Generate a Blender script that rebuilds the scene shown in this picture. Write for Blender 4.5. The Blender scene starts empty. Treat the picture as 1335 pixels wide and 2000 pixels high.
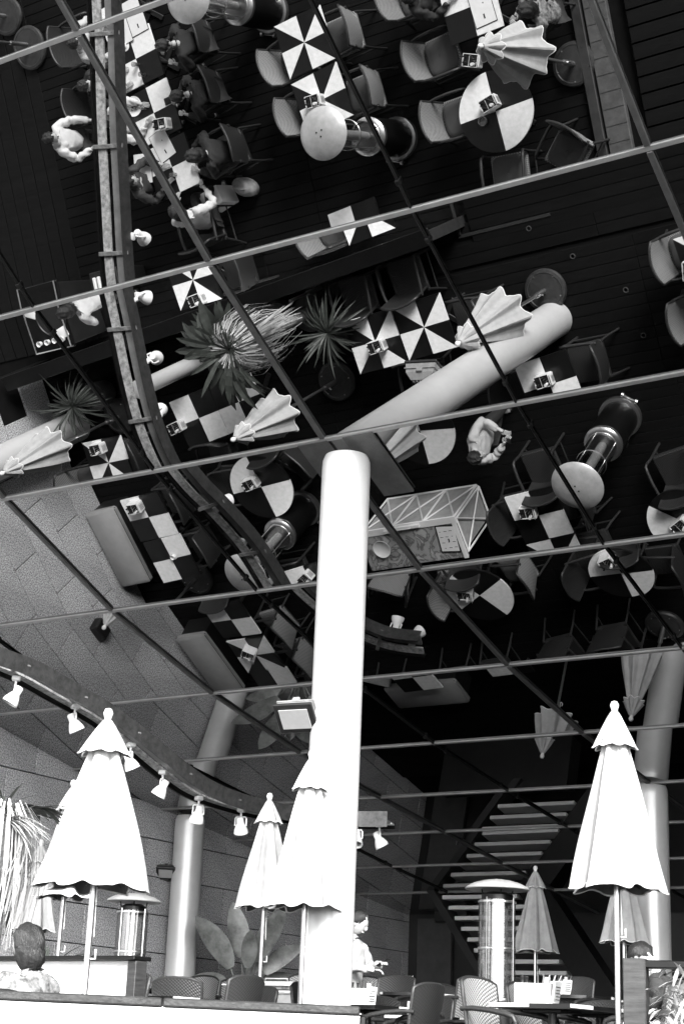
import bpy, bmesh, math, random
from mathutils import Vector, Matrix
random.seed(7)
PI = math.pi
R = math.radians
C = bpy.context.scene.collection
sc = bpy.context.scene

# ---------------------------------------------------------------- camera
cam_d = bpy.data.cameras.new('camera')
cam = bpy.data.objects.new('camera', cam_d); C.objects.link(cam)
RX = Vector((0.8485234, 0.5276902, 0.0393845)); UP = Vector((0.1346213, -0.2872510, 0.9483480))
BK = RX.cross(UP)
cam.matrix_world = Matrix(((RX.x, UP.x, BK.x, 0), (RX.y, UP.y, BK.y, 0), (RX.z, UP.z, BK.z, 0.283), (0, 0, 0, 1)))
cam_d.sensor_fit = 'VERTICAL'; cam_d.sensor_height = 36.0; cam_d.sensor_width = 24.0
cam_d.lens = 57.937; cam_d.clip_end = 500; cam_d.clip_start = 0.05
sc.camera = cam

# ---------------------------------------------------------------- sky, sun, exposure
w = bpy.data.worlds.new('World'); sc.world = w; w.use_nodes = True
nt = w.node_tree; bg = nt.nodes['Background']
SUN_EL, SUN_AZ = R(31), R(140)          # compass: x = sin, y = cos
sky = nt.nodes.new('ShaderNodeTexSky'); sky.sky_type = 'NISHITA'; sky.sun_disc = False
sky.sun_elevation = SUN_EL; sky.sun_rotation = SUN_AZ
bw = nt.nodes.new('ShaderNodeRGBToBW')   # a black and white photograph: neutral daylight
nt.links.new(sky.outputs[0], bw.inputs[0]); nt.links.new(bw.outputs[0], bg.inputs[0])
bg.inputs[1].default_value = 0.15
sd = bpy.data.lights.new('sun', 'SUN'); sd.energy = 2.5; sd.angle = R(22); sd.color = (1, 0.995, 0.985)
so = bpy.data.objects.new('sun', sd); C.objects.link(so)
sv = Vector((math.sin(SUN_AZ) * math.cos(SUN_EL), math.cos(SUN_AZ) * math.cos(SUN_EL), math.sin(SUN_EL)))
so.rotation_euler = sv.to_track_quat('Z', 'Y').to_euler()
sc.view_settings.view_transform = 'Standard'; sc.view_settings.look = 'None'
sc.view_settings.gamma = 1; sc.view_settings.use_curve_mapping = False
sc.view_settings.exposure = 2.3
sc.render.engine = 'CYCLES'
sc.cycles.max_bounces = 10; sc.cycles.glossy_bounces = 8; sc.cycles.diffuse_bounces = 3
sc.cycles.transparent_max_bounces = 12; sc.cycles.caustics_reflective = True; sc.cycles.caustics_refractive = False
sc.cycles.use_denoising = True; sc.cycles.sample_clamp_indirect = 6

# ---------------------------------------------------------------- materials
def mat(name, col, rough=0.6, metal=0.0, var=0.15, scale=8.0, bump=0.0, bscale=60.0, stretch=None, spec=0.5, kind=None):
    m = bpy.data.materials.new(name); m.use_nodes = True
    n = m.node_tree; p = n.nodes['Principled BSDF']
    p.inputs['Roughness'].default_value = rough; p.inputs['Metallic'].default_value = metal
    p.inputs['Specular IOR Level'].default_value = spec
    if not hasattr(col, '__len__'): col = (col, col, col)
    tc = n.nodes.new('ShaderNodeTexCoord'); mp = n.nodes.new('ShaderNodeMapping')
    n.links.new(tc.outputs['Object'], mp.inputs[0])
    if stretch: mp.inputs['Scale'].default_value = stretch
    nz = n.nodes.new('ShaderNodeTexNoise'); nz.inputs['Scale'].default_value = scale
    nz.inputs['Detail'].default_value = 6; nz.inputs['Roughness'].default_value = 0.65
    n.links.new(mp.outputs[0], nz.inputs['Vector'])
    cr = n.nodes.new('ShaderNodeValToRGB')
    lo, hi = max(0, 1 - var * 1.6), 1 + var
    cr.color_ramp.elements[0].position = 0.3; cr.color_ramp.elements[1].position = 0.7
    cr.color_ramp.elements[0].color = tuple(min(1, c * lo) for c in col) + (1,)
    cr.color_ramp.elements[1].color = tuple(min(1, c * hi) for c in col) + (1,)
    n.links.new(nz.outputs['Fac'], cr.inputs[0]); n.links.new(cr.outputs[0], p.inputs['Base Color'])
    if bump:
        b = n.nodes.new('ShaderNodeBump'); b.inputs['Strength'].default_value = bump; b.inputs['Distance'].default_value = 0.01
        nb = n.nodes.new('ShaderNodeTexNoise'); nb.inputs['Scale'].default_value = bscale; nb.inputs['Detail'].default_value = 4
        n.links.new(mp.outputs[0], nb.inputs['Vector']); n.links.new(nb.outputs['Fac'], b.inputs['Height'])
        n.links.new(b.outputs[0], p.inputs['Normal'])
    return m

def granite_mat():
    m = mat('granite', 0.2, 0.55, var=0.2, scale=0.8)
    n = m.node_tree; p = n.nodes['Principled BSDF']; cr = [x for x in n.nodes if x.type == 'VALTORGB'][0]
    tc = [x for x in n.nodes if x.type == 'TEX_COORD'][0]
    sp = n.nodes.new('ShaderNodeTexNoise'); sp.inputs['Scale'].default_value = 52; sp.inputs['Detail'].default_value = 3; sp.inputs['Roughness'].default_value = 0.8
    n.links.new(tc.outputs['Object'], sp.inputs['Vector'])
    r2 = n.nodes.new('ShaderNodeValToRGB'); r2.color_ramp.elements[0].position = 0.40; r2.color_ramp.elements[1].position = 0.60
    r2.color_ramp.elements[0].color = (0.17, 0.17, 0.175, 1); r2.color_ramp.elements[1].color = (1.0, 1.0, 1.0, 1)
    n.links.new(sp.outputs['Fac'], r2.inputs[0])
    mx = n.nodes.new('ShaderNodeMix'); mx.data_type = 'RGBA'; mx.blend_type = 'MULTIPLY'; mx.inputs[0].default_value = 1
    cr.color_ramp.elements[0].color = (0.48, 0.48, 0.49, 1); cr.color_ramp.elements[1].color = (0.72, 0.72, 0.73, 1)
    oi = n.nodes.new('ShaderNodeObjectInfo'); ro = n.nodes.new('ShaderNodeMapRange'); ro.inputs[3].default_value = 0.88; ro.inputs[4].default_value = 1.0
    n.links.new(oi.outputs['Random'], ro.inputs[0]); hv = n.nodes.new('ShaderNodeMix'); hv.data_type = 'RGBA'; hv.blend_type = 'MULTIPLY'; hv.inputs[0].default_value = 1
    n.links.new(cr.outputs[0], hv.inputs[6]); n.links.new(ro.outputs[0], hv.inputs[7])
    n.links.new(hv.outputs[2], mx.inputs[6]); n.links.new(r2.outputs[0], mx.inputs[7]); n.links.new(mx.outputs[2], p.inputs['Base Color'])
    return m

def wicker_mat(name='wicker', a=0.035, b=0.30):
    m = bpy.data.materials.new(name); m.use_nodes = True
    n = m.node_tree; p = n.nodes['Principled BSDF']; p.inputs['Roughness'].default_value = 0.5
    tc = n.nodes.new('ShaderNodeTexCoord'); sx = n.nodes.new('ShaderNodeSeparateXYZ'); n.links.new(tc.outputs['Object'], sx.inputs[0])
    def math_(op, x, y=None):
        k = n.nodes.new('ShaderNodeMath'); k.operation = op
        for i, v in enumerate((x, y)):
            if v is None: continue
            if isinstance(v, (int, float)): k.inputs[i].default_value = v
            else: n.links.new(v, k.inputs[i])
        return k.outputs[0]
    sz = math_('SINE', math_('MULTIPLY', math_('ADD', sx.outputs[2], sx.outputs[1]), 250))
    sxx = math_('SINE', math_('MULTIPLY', sx.outputs[0], 170))
    pr = math_('MULTIPLY', sz, sxx)
    fac = math_('ADD', math_('MULTIPLY', pr, 0.5), 0.5)
    cr = n.nodes.new('ShaderNodeValToRGB')
    cr.color_ramp.elements[0].position = 0.25; cr.color_ramp.elements[1].position = 0.6
    cr.color_ramp.elements[0].color = (a, a, a, 1); cr.color_ramp.elements[1].color = (b, b, b, 1)
    n.links.new(fac, cr.inputs[0]); n.links.new(cr.outputs[0], p.inputs['Base Color'])
    bp = n.nodes.new('ShaderNodeBump'); bp.inputs['Strength'].default_value = 0.7; bp.inputs['Distance'].default_value = 0.006
    n.links.new(fac, bp.inputs['Height']); n.links.new(bp.outputs[0], p.inputs['Normal'])
    return m

def marble_mat():
    m = bpy.data.materials.new('marble'); m.use_nodes = True
    n = m.node_tree; p = n.nodes['Principled BSDF']; p.inputs['Roughness'].default_value = 0.25
    tc = n.nodes.new('ShaderNodeTexCoord')
    nz = n.nodes.new('ShaderNodeTexNoise'); nz.inputs['Scale'].default_value = 3.0; nz.inputs['Detail'].default_value = 8; nz.inputs['Distortion'].default_value = 2.5
    n.links.new(tc.outputs['Object'], nz.inputs['Vector'])
    cr = n.nodes.new('ShaderNodeValToRGB'); e = cr.color_ramp.elements
    e[0].position = 0.40; e[0].color = (0.42, 0.42, 0.42, 1); e[1].position = 0.62; e[1].color = (0.34, 0.34, 0.34, 1)
    x = e.new(0.49); x.color = (0.10, 0.10, 0.10, 1); x = e.new(0.52); x.color = (0.30, 0.30, 0.30, 1)
    n.links.new(nz.outputs['Fac'], cr.inputs[0]); n.links.new(cr.outputs[0], p.inputs['Base Color'])
    return m

def glass_mat(name, tint=0.75, alpha=0.25):
    m = bpy.data.materials.new(name); m.use_nodes = True
    n = m.node_tree; n.nodes.clear()
    o = n.nodes.new('ShaderNodeOutputMaterial'); t = n.nodes.new('ShaderNodeBsdfTransparent'); t.inputs[0].default_value = (tint, tint, tint, 1)
    g = n.nodes.new('ShaderNodeBsdfGlossy'); g.inputs['Roughness'].default_value = 0.12; g.inputs[0].default_value = (0.7, 0.7, 0.7, 1)
    mx = n.nodes.new('ShaderNodeMixShader'); mx.inputs[0].default_value = alpha
    n.links.new(t.outputs[0], mx.inputs[1]); n.links.new(g.outputs[0], mx.inputs[2]); n.links.new(mx.outputs[0], o.inputs[0])
    return m

def mirror_mat():
    m = mat('mirror_glass', 0.32, 0.0, metal=1.0, var=0.015, scale=0.7)
    return m

M = dict(
    mirror=mirror_mat(), granite=granite_mat(), wicker=wicker_mat(), wicker_shade=wicker_mat('shaded_wicker', 0.004, 0.026), marble=marble_mat(),  # same wicker twice: the second copy has shade put into its colour
    bar=mat('aluminium_bar', 0.34, 0.42, 0.5, var=0.12, scale=3, bump=0.05),
    ribt=mat('thin_rib_steel', 0.02, 0.4, 0.7, var=0.2, scale=5),
    rib=mat('rib_steel', 0.12, 0.42, 0.6, var=0.2, scale=5, bump=0.05),
    plank=mat('dark_decking', 0.0022, 0.7, var=0.55, scale=5, bump=0.4, bscale=30, stretch=(0.5, 9, 4), spec=0.15),
    plank2=mat('brown_decking', 0.0040, 0.6, var=0.5, scale=5, bump=0.4, bscale=30, stretch=(0.6, 7, 4), spec=0.15),
    under=mat('deck_void', 0.006, 0.95, var=0.2, spec=0.1),
    stone=mat('pale_stone', 0.07, 0.8, var=0.25, scale=9, bump=0.2),
    street=mat('street', 0.14, 0.85, var=0.25, scale=3, bump=0.2),
    col=mat('column_paint', 0.56, 0.32, 0.25, var=0.07, scale=2.2, bump=0.04, bscale=5),
    white=mat('white_paint', 0.74, 0.5, var=0.08, scale=3, bump=0.1, bscale=25),
    twhite=mat('table_white', 0.80, 0.32, var=0.09, scale=16),
    tblack=mat('table_black', 0.007, 0.28, var=0.25, scale=10),
    tedge=mat('table_edge', 0.012, 0.4, var=0.2),
    dmetal=mat('dark_metal', 0.010, 0.35, 0.6, var=0.2, scale=12),
    black=mat('black_paint', 0.010, 0.45, var=0.25, scale=10),
    wall_dark=mat('dark_panel', 0.012, 0.5, var=0.4, scale=1.5),
    grey=mat('grey_panel', 0.05, 0.6, var=0.2, scale=4),
    steel=mat('brushed_steel', 0.55, 0.28, 0.95, var=0.15, scale=20, stretch=(1, 1, 12)),
    capm=mat('heater_cap', 0.5, 0.35, 0.35, var=0.12, scale=9),
    canvas=mat('canvas', 0.37, 0.85, var=0.10, scale=7, bump=0.5, bscale=22, spec=0.2),
    hem=mat('canvas_hem', 0.72, 0.8, var=0.04),
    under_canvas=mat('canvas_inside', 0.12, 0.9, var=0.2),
    base=mat('umbrella_base', 0.025, 0.5, var=0.35, scale=18, bump=0.2),
    cushion=mat('cushion', 0.065, 0.75, var=0.1, scale=10, bump=0.3, bscale=120),
    vinyl=mat('bench_vinyl', 0.26, 0.42, var=0.06, scale=6, bump=0.12, bscale=40),
    frame=mat('rattan_frame', 0.022, 0.45, var=0.25, scale=30, bump=0.4, bscale=90),
    spot=mat('spot_paint', 0.72, 0.35, var=0.05), lens=mat('spot_lens', 0.25, 0.1, 0.5, var=0.1),
    rail=mat('rail_steel', 0.085, 0.36, 0.6, var=0.3, scale=12, bump=0.15, bscale=80),
    raild=mat('rail_dusty', 0.19, 0.7, 0.1, var=0.4, scale=22, bump=0.4, bscale=70),
    leaf=mat('leaf_dark', (0.17, 0.175, 0.17), 0.28, var=0.5, scale=4),
    leafl=mat('leaf_grey', (0.045, 0.05, 0.045), 0.5, var=0.4, scale=4),
    straw=mat('dried_frond', 0.40, 0.8, var=0.3, scale=8),
    trunk=mat('palm_trunk', 0.16, 0.9, var=0.5, scale=20, bump=0.8, bscale=30),
    soil=mat('soil', 0.02, 0.95, var=0.5, scale=20, bump=0.5),
    pot=mat('planter_pot', 0.05, 0.6, var=0.3, scale=6),
    wood=mat('stained_wood', 0.03, 0.5, var=0.4, scale=6, stretch=(1, 1, 9), bump=0.15),
    chest=mat('old_chest_wood', 0.09, 0.55, var=0.5, scale=8, bump=0.3),
    skin=mat('skin', 0.36, 0.55, var=0.06, scale=6), hair=mat('hair', 0.012, 0.4, var=0.4, scale=30, bump=0.9, bscale=60, stretch=(4, 4, .6)),
    shirt_w=mat('white_shirt', 0.52, 0.85, var=0.07, scale=9, bump=0.8, bscale=9), shirt_g=mat('light_jacket', 0.38, 0.7, var=0.1, scale=9, bump=0.9, bscale=8),
    cloth_b=mat('black_cloth', 0.010, 0.8, var=0.3, scale=9, bump=0.8, bscale=10), cloth_d=mat('dark_cloth', 0.03, 0.8, var=0.3, scale=9, bump=0.8, bscale=10),
    cloth_s=mat('shiny_jacket', 0.14, 0.28, var=0.3, scale=9, bump=1.0, bscale=12), trousers=mat('trousers', 0.015, 0.8, var=0.3, scale=9),
    paper=mat('paper', 0.72, 0.7, var=0.05), ink=mat('ink', 0.02, 0.6, var=0.1), plate=mat('porcelain', 0.78, 0.2, var=0.03),
    food=mat('food', 0.25, 0.6, var=0.6, scale=40, bump=0.6), glass=glass_mat('clear_glass', 0.85, 0.3), hglass=glass_mat('heater_glass', 0.62, 0.22),
    burner=mat('burner_tube', 0.75, 0.35, 0.3, var=0.2, scale=60), fgrey=mat('flood_grey', 0.22, 0.5, var=0.2, scale=14),
    lamp=mat('floodlight_glass', 0.30, 0.15, var=0.05),
    tread=mat('tread_paint', 0.6, 0.35, var=0.04),
    jak=mat('crinkled_jacket', 0.20, 0.22, var=0.75, scale=14, bump=1.0, bscale=16),
    capw=mat('weathered_cap', 0.016, 0.6, var=0.6, scale=9, bump=0.4),
    raill=mat('rail_scuffed', 0.42, 0.7, 0.1, var=0.45, scale=18, bump=0.4, bscale=60),
    railw=mat('rail_painted', 0.24, 0.42, 0.3, var=0.2, scale=5),
    lat=mat('lattice_panel', 0.36, 0.6, var=0.15),
    box=mat('white_box', 0.74, 0.6, var=0.1, scale=14), napkin=mat('napkin', 0.7, 0.85, var=0.1),
    bag=mat('canvas_bag', 0.32, 0.8, var=0.3, scale=12, bump=0.5, bscale=14),
)

# ---------------------------------------------------------------- mesh helpers
class G:
    def __init__(s): s.v = []; s.f = []; s.m = []; s.mi = 0
    def add(s, vs, fs):
        o = len(s.v); s.v += [tuple(v) for v in vs]; s.f += [tuple(i + o for i in f) for f in fs]; s.m += [s.mi] * len(fs)
        return s
    def box(s, c, d, rz=0.0, rx=0.0, ry=0.0, bev=0.0):
        X, Y, Z = d[0] / 2, d[1] / 2, d[2] / 2
        mt = Matrix.Rotation(rz, 3, 'Z') @ Matrix.Rotation(ry, 3, 'Y') @ Matrix.Rotation(rx, 3, 'X')
        if bev <= 0:
            vs = [(x, y, z) for z in (-Z, Z) for x, y in ((-X, -Y), (X, -Y), (X, Y), (-X, Y))]
            fs = [(3, 2, 1, 0), (4, 5, 6, 7), (0, 1, 5, 4), (1, 2, 6, 5), (2, 3, 7, 6), (3, 0, 4, 7)]
        else:
            b = bev; vs = []
            def ring(h, e, cc):
                x, y = X - e, Y - e
                return [(-x + cc, -y, h), (x - cc, -y, h), (x, -y + cc, h), (x, y - cc, h), (x - cc, y, h), (-x + cc, y, h), (-x, y - cc, h), (-x, -y + cc, h)]
            rs = [ring(-Z, b, b), ring(-Z + b, 0, b), ring(Z - b, 0, b), ring(Z, b, b)]
            for r_ in rs: vs += r_
            fs = [tuple(range(7, -1, -1)), tuple(range(24, 32))]
            for k in range(3):
                for i in range(8):
                    j = (i + 1) % 8; fs.append((k * 8 + i, k * 8 + j, k * 8 + 8 + j, k * 8 + 8 + i))
        return s.add([mt @ Vector(v) + Vector(c) for v in vs], fs)
    def tube(s, pts, r, n=8, cap=True):
        pts = [Vector(p) for p in pts]; vs = []; fs = []
        rr = r if hasattr(r, '__len__') else [r] * len(pts)
        ref = Vector((0, 0, 1)); u0 = None
        for i, p in enumerate(pts):
            t = (pts[min(i + 1, len(pts) - 1)] - pts[max(i - 1, 0)]).normalized()
            if u0 is None:
                a = ref if abs(t.dot(ref)) < 0.9 else Vector((1, 0, 0)); u0 = t.cross(a).normalized()
            u0 = (u0 - t * u0.dot(t)).normalized(); v0 = t.cross(u0)
            for k in range(n):
                a = 2 * PI * k / n; vs.append(p + (u0 * math.cos(a) + v0 * math.sin(a)) * rr[i])
        for i in range(len(pts) - 1):
            for k in range(n):
                j = (k + 1) % n; fs.append((i * n + k, i * n + j, i * n + n + j, i * n + n + k))
        if cap: fs.append(tuple(range(n - 1, -1, -1))); fs.append(tuple((len(pts) - 1) * n + k for k in range(n)))
        return s.add(vs, fs)
    def lathe(s, prof, n=24, c=(0, 0, 0), mt=None):
        vs = []; fs = []
        for r, z in prof:
            for k in range(n):
                a = 2 * PI * k / n; v = Vector((r * math.cos(a), r * math.sin(a), z)); vs.append((mt @ v if mt else v) + Vector(c))
        for i in range(len(prof) - 1):
            for k in range(n):
                j = (k + 1) % n; fs.append((i * n + k, i * n + j, i * n + n + j, i * n + n + k))
        if prof[0][0] > 1e-4: fs.append(tuple(range(n - 1, -1, -1)))
        if prof[-1][0] > 1e-4: fs.append(tuple((len(prof) - 1) * n + k for k in range(n)))
        return s.add(vs, fs)
    def prism(s, poly, z0, z1):
        n = len(poly); vs = [(x, y, z0) for x, y in poly] + [(x, y, z1) for x, y in poly]
        fs = [tuple(range(n - 1, -1, -1)), tuple(range(n, 2 * n))] + [(i, (i + 1) % n, n + (i + 1) % n, n + i) for i in range(n)]
        return s.add(vs, fs)
    def grid(s, rows, closed=False):
        n = len(rows[0]); vs = [p for r_ in rows for p in r_]; fs = []
        for i in range(len(rows) - 1):
            for k in range(n if closed else n - 1):
                j = (k + 1) % n; fs.append((i * n + k, i * n + j, i * n + n + j, i * n + n + k))
        return s.add(vs, fs)
    def mesh(s, name, mats, smooth=False):
        me = bpy.data.meshes.new(name); me.from_pydata(s.v, [], s.f)
        if not isinstance(mats, (list, tuple)): mats = [mats]
        for m_ in mats: me.materials.append(m_)
        if len(mats) > 1: me.polygons.foreach_set('material_index', s.m)
        me.polygons.foreach_set('use_smooth', [bool(smooth)] * len(me.polygons)); me.update()
        if smooth:
            bm = bmesh.new(); bm.from_mesh(me); bmesh.ops.recalc_face_normals(bm, faces=bm.faces)
            lim = math.radians(smooth if smooth is not True else 40)
            for e in bm.edges:
                if len(e.link_faces) == 2 and e.calc_face_angle(0) > lim: e.smooth = False
            bm.to_mesh(me); bm.free()
        else:
            bm = bmesh.new(); bm.from_mesh(me); bmesh.ops.recalc_face_normals(bm, faces=bm.faces); bm.to_mesh(me); bm.free()
        return me
    def build(s, name, mats, parent=None, smooth=False):
        return obj(name, s.mesh(name, mats, smooth), parent)

def obj(name, me, parent=None, loc=None, rz=None):
    o = bpy.data.objects.new(name, me); C.objects.link(o)
    if parent is not None: o.parent = parent
    if loc is not None: o.location = loc
    if rz is not None: o.rotation_euler[2] = rz
    return o
def tag(o, label=None, cat=None, group=None, kind=None):
    if label: o['label'] = label
    if cat: o['category'] = cat
    if group: o['group'] = group
    if kind: o['kind'] = kind
    return o
def thing(name, label, cat, loc=(0, 0, 0), rz=0.0, group=None, kind=None):
    o = bpy.data.objects.new(name, None); C.objects.link(o); o.location = loc; o.rotation_euler = (0, 0, rz)
    o.empty_display_size = 0.1
    return tag(o, label, cat, group, kind)
def copy_tree(o, parent=None):
    c = o.copy(); C.objects.link(c)
    if parent is not None: c.parent = parent
    for ch in list(o.children): copy_tree(ch, c)
    return c
PROTO = {}
def inst(key, maker, label, loc, rz=0.0, group=None, scale=None):
    if key not in PROTO: PROTO[key] = maker(); o = PROTO[key]
    else: o = copy_tree(PROTO[key])
    o.location = loc; o.rotation_euler = (0, 0, rz); o['label'] = label
    if group: o['group'] = group
    if scale: o.scale = scale
    return o
def G0(): return G()

RB = 0.342        # the raised back floor
FL = -0.36        # the front deck lies two steps lower
def low(x, y):
    return (x - 0.153 + (x + 8) * 0.0195, y - 0.087 + 0.02 * (y - 7.5), FL) if y < 11.3 else (x, y, 0.0)
WX = -16.6        # granite wall plane
# profile of the mirrored canopy (y, z): flat strips between cross bars
PROF = [(7.95, 8.738), (8.66, 8.30), (10.64, 7.07), (12.64, 6.05), (14.61, 5.25), (16.70, 4.67), (18.78, 4.26), (20.96, 3.97), (22.95, 3.73), (24.95, 3.47), (26.96, 3.24), (28.9, 3.03)]
RIBS = [-16.736 + 2.1 * i for i in range(0, 10)]
RIBS[0] = WX

# ---------------------------------------------------------------- SETTING
def struct(name, g, m, parent=None, smooth=False):
    o = g.build(name, m, parent, smooth)
    if parent is None: o['kind'] = 'structure'
    return o
# street in front and far around, below the terrace
g = G(); g.box((0, 40, -1.06), (400, 400, 0.1)); struct('street', g, M['street'])
# terrace floor: dark void under the boards, then every board a piece
floor = thing('terrace_floor', 'dark timber deck of the terrace, seen in the mirrored canopy', 'deck', kind='structure')
del floor['category']
g = G(); g.box((-5.5, 8.8, FL - 0.54), (23.0, 7.6, 1.0)); g.build('deck_base', M['under'], floor)
g = G(); g.prism([(-16.9, 12.0), (-9.05, 11.40), (-9.0, 10.9), (5.5, 10.9), (5.5, 19.5), (-16.9, 19.5)], -1.0, -0.04); g.build('deck_base', M['under'], floor)
pw = 0.148
def planks(xa, xb, ya, yb, z, n):
    L = (xb - xa) / n; pm = []
    for v in range(4):
        g = G(); g.box((0, 0, 0), (L - 0.006, pw - 0.008, 0.03), bev=0.003); pm.append(g.mesh('plank', [M['plank'], M['plank2'], M['plank'], M['plank']][v]))
    y = ya; row = 0
    while y < yb:
        for k in range(n): obj('plank', pm[(row * 3 + k * 5 + (row * k) % 3) % 4], floor, (xa + L * (k + 0.5), y + pw / 2, z - 0.018 + random.uniform(-0.0012, 0.0012)))
        y += pw; row += 1
planks(-15.62, -7.12, 5.1, 10.85, FL, 2)
planks(-15.62, -9.1, 10.872, 11.7, FL, 2)
planks(-9.02, -2.1, 10.93, 11.62, 0, 2)
planks(-16.6, -2.1, 12.02, 17.9, 0, 3)
planks(-12.6, -2.1, 11.66, 11.9, 0, 2)
g = G(); g.box((-5.5, 10.905, -0.20), (7.0, 0.03, 0.36)); g.build('riser', M['plank2'], floor)
# boards running the other way along the left edge
g = G(); g.box((0, 0, 0), (0.225, 6.55, 0.03), bev=0.003); bm_ = g.mesh('border_plank', M['plank2'])
for k in range(16): obj('border_plank', bm_, floor, (-15.73 - 0.24 * k, 8.5, FL - 0.016))
g = G(); g.box((-18.4, 8.8, FL - 0.05), (5.2, 7.0, 0.04)); g.build('deck_base', M['under'], floor)
# right hand bay: wide boards beyond a pale stone strip
g = G(); g.box((0, 0, 0), (4.6, 0.185, 0.04), bev=0.004); wm = g.mesh('wide_plank', M['plank2'])
y = 5.2
rt = thing('raised_boardwalk', 'boardwalk of wide dark boards beyond the pale strip, upper right', 'boardwalk', kind='structure'); del rt['category']
while y < 10.6:
    obj('wide_plank', wm, rt, (-4.25, y, FL + 0.055 + random.uniform(-0.001, 0.001))); y += 0.205
g = G(); g.box((-4.25, 7.9, FL + 0.012), (4.6, 5.5, 0.03)); g.build('void', M['under'], rt)
g = G(); g.box((-6.93, 7.85, FL + 0.02), (0.30, 5.5, 0.10), bev=0.01)
ss = struct('stone_strip', g, M['stone'])
g = G()
for k in range(26): g.box((-6.93, 5.25 + k * 0.21, FL + 0.0725), (0.285, 0.008, 0.005), rz=R(0))
g.build('strip_joint', M['grey'], ss)
g = G(); g.box((-7.17, 7.85, FL + 0.03), (0.13, 5.5, 0.13), bev=0.008); struct('kerb_board', g, M['wood'])
# access hatch frame in the deck
g = G()
for a, b in (((-8.55, 11.05), (1.3, 0.05)), ((-8.55, 11.55), (1.3, 0.04)), ((-9.18, 11.3), (0.04, 0.5))): g.box((a[0], a[1], 0.003), (b[0], b[1], 0.016))
struct('hatch_frame', g, M['frame'])
# raised back terrace with steps
rf = thing('raised_terrace', '', 'terrace', kind='structure'); del rf['category']
if 'label' in rf: del rf['label']
g = G(); g.box((-6.3, 24.2, RB / 2 - 0.02), (20.6, 12.2, RB - 0.04)); g.build('terrace_base', M['under'], rf)
g = G(); g.box((0, 0, 0), (6.83, 0.19, 0.03), bev=0.003); tm = g.mesh('plank', M['plank'])
y = 18.2
while y < 27.9:
    for k in range(3): obj('plank', tm, rf, (-16.6 + 6.84 * (k + 0.5), y, RB - 0.012))
    y += 0.2
g = G(); g.box((-6.3, 17.93, 0.085), (20.6, 0.3, 0.17), bev=0.006); struct('step', g, M['plank2'])

# ---- granite wall on the left: slabs with open joints
gw = thing('granite_wall', 'speckled granite slab wall rising to the mirrored canopy', 'wall')
g = G(); g.box((WX - 0.20, 20.5, 4.0), (0.3, 17.2, 9.9)); g.build('backing', M['under'], gw)
def ceil_z(y):
    for (a, b), (c, d) in zip(PROF[:-1], PROF[1:]):
        if a <= y <= c: return b + (d - b) * (y - a) / (c - a)
    return PROF[-1][1]
SW, SH = 1.35, 0.577
g = G(); g.box((0, 0, 0), (0.04, SW - 0.018, SH - 0.016), bev=0.003); sm = g.mesh('slab', M['granite'])
nz = 0
for r_ in range(16):
    z = 0.30 + r_ * SH
    yy = 11.95 + (0.6 if r_ % 2 else 0)
    while yy < 28.9:
        if z - SH / 2 < ceil_z(yy) + 0.4:
            o = obj('slab', sm, gw, (WX - 0.02 + random.uniform(-0.0015, 0.0015), yy + SW / 2, z)); nz += 1
        yy += SW

# ---- back wall, door, added light block at right
g = G(); g.box((-6.5, 29.15, 2.0), (21.5, 0.3, 4.2))
bwall = g.build('back_wall', M['wall_dark']); tag(bwall, 'dark rear wall of the terrace behind the staircase', 'wall')
g = G()
for k in range(9): g.box((-12.2 + k * 1.6, 28.97, 1.9), (0.05, 0.06, 3.3))
g.build('mullion', M['dmetal'], bwall)
g = G(); g.box((-15.95, 28.9, 1.65), (0.75, 0.10, 2.6), bev=0.01)
dr = g.build('grey_door', M['grey']); tag(dr, 'plain grey service door at the end of the granite wall', 'door')
g = G(); g.tube([(-15.66, 28.82, 1.35), (-15.66, 28.78, 1.35), (-15.66, 28.78, 1.5), (-15.66, 28.82, 1.5)], 0.012, 6); g.build('handle', M['steel'], dr)
g = G(); g.box((-15.5, 28.75, 3.0), (0.7, 0.2, 0.28), bev=0.02)
o = g.build('wall_speaker', M['black']); tag(o, 'black box speaker mounted high beside the service door', 'speaker')
g = G(); g.box((3.2, 20.5, 3.6), (0.3, 17.0, 9.6)); o = g.build('light_block_wall', M['wall_dark']); tag(o, 'unseen dark wall added to keep light out on the right', 'wall')  # made-up wall out of view, added to keep side light out

# ---- mirrored canopy
can = thing('mirror_canopy', 'faceted mirrored ceiling over the terrace', 'ceiling', kind='structure'); del can['category']
for j in range(len(PROF) - 1):
    (ya, za), (yb, zb) = PROF[j], PROF[j + 1]
    ln = math.hypot(yb - ya, zb - za); ang = math.atan2(zb - za, yb - ya)
    for i in range(len(RIBS) - 1):
        wd = RIBS[i + 1] - RIBS[i]
        g = G(); g.box((0, 0, 0.006), (wd - 0.006, ln - 0.006, 0.012))
        key = (round(wd, 3), j)
        if ('pan', key) not in PROTO: PROTO[('pan', key)] = g.mesh('mirror_panel', M['mirror'])
        o = obj('mirror_panel', PROTO[('pan', key)], can, ((RIBS[i] + RIBS[i + 1]) / 2, (ya + yb) / 2, (za + zb) / 2))
        tr = random.Random(i * 31 + j * 7); o.rotation_euler = (ang + R(tr.uniform(-.06, .06)), R(tr.uniform(-.08, .08)), 0)
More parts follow.
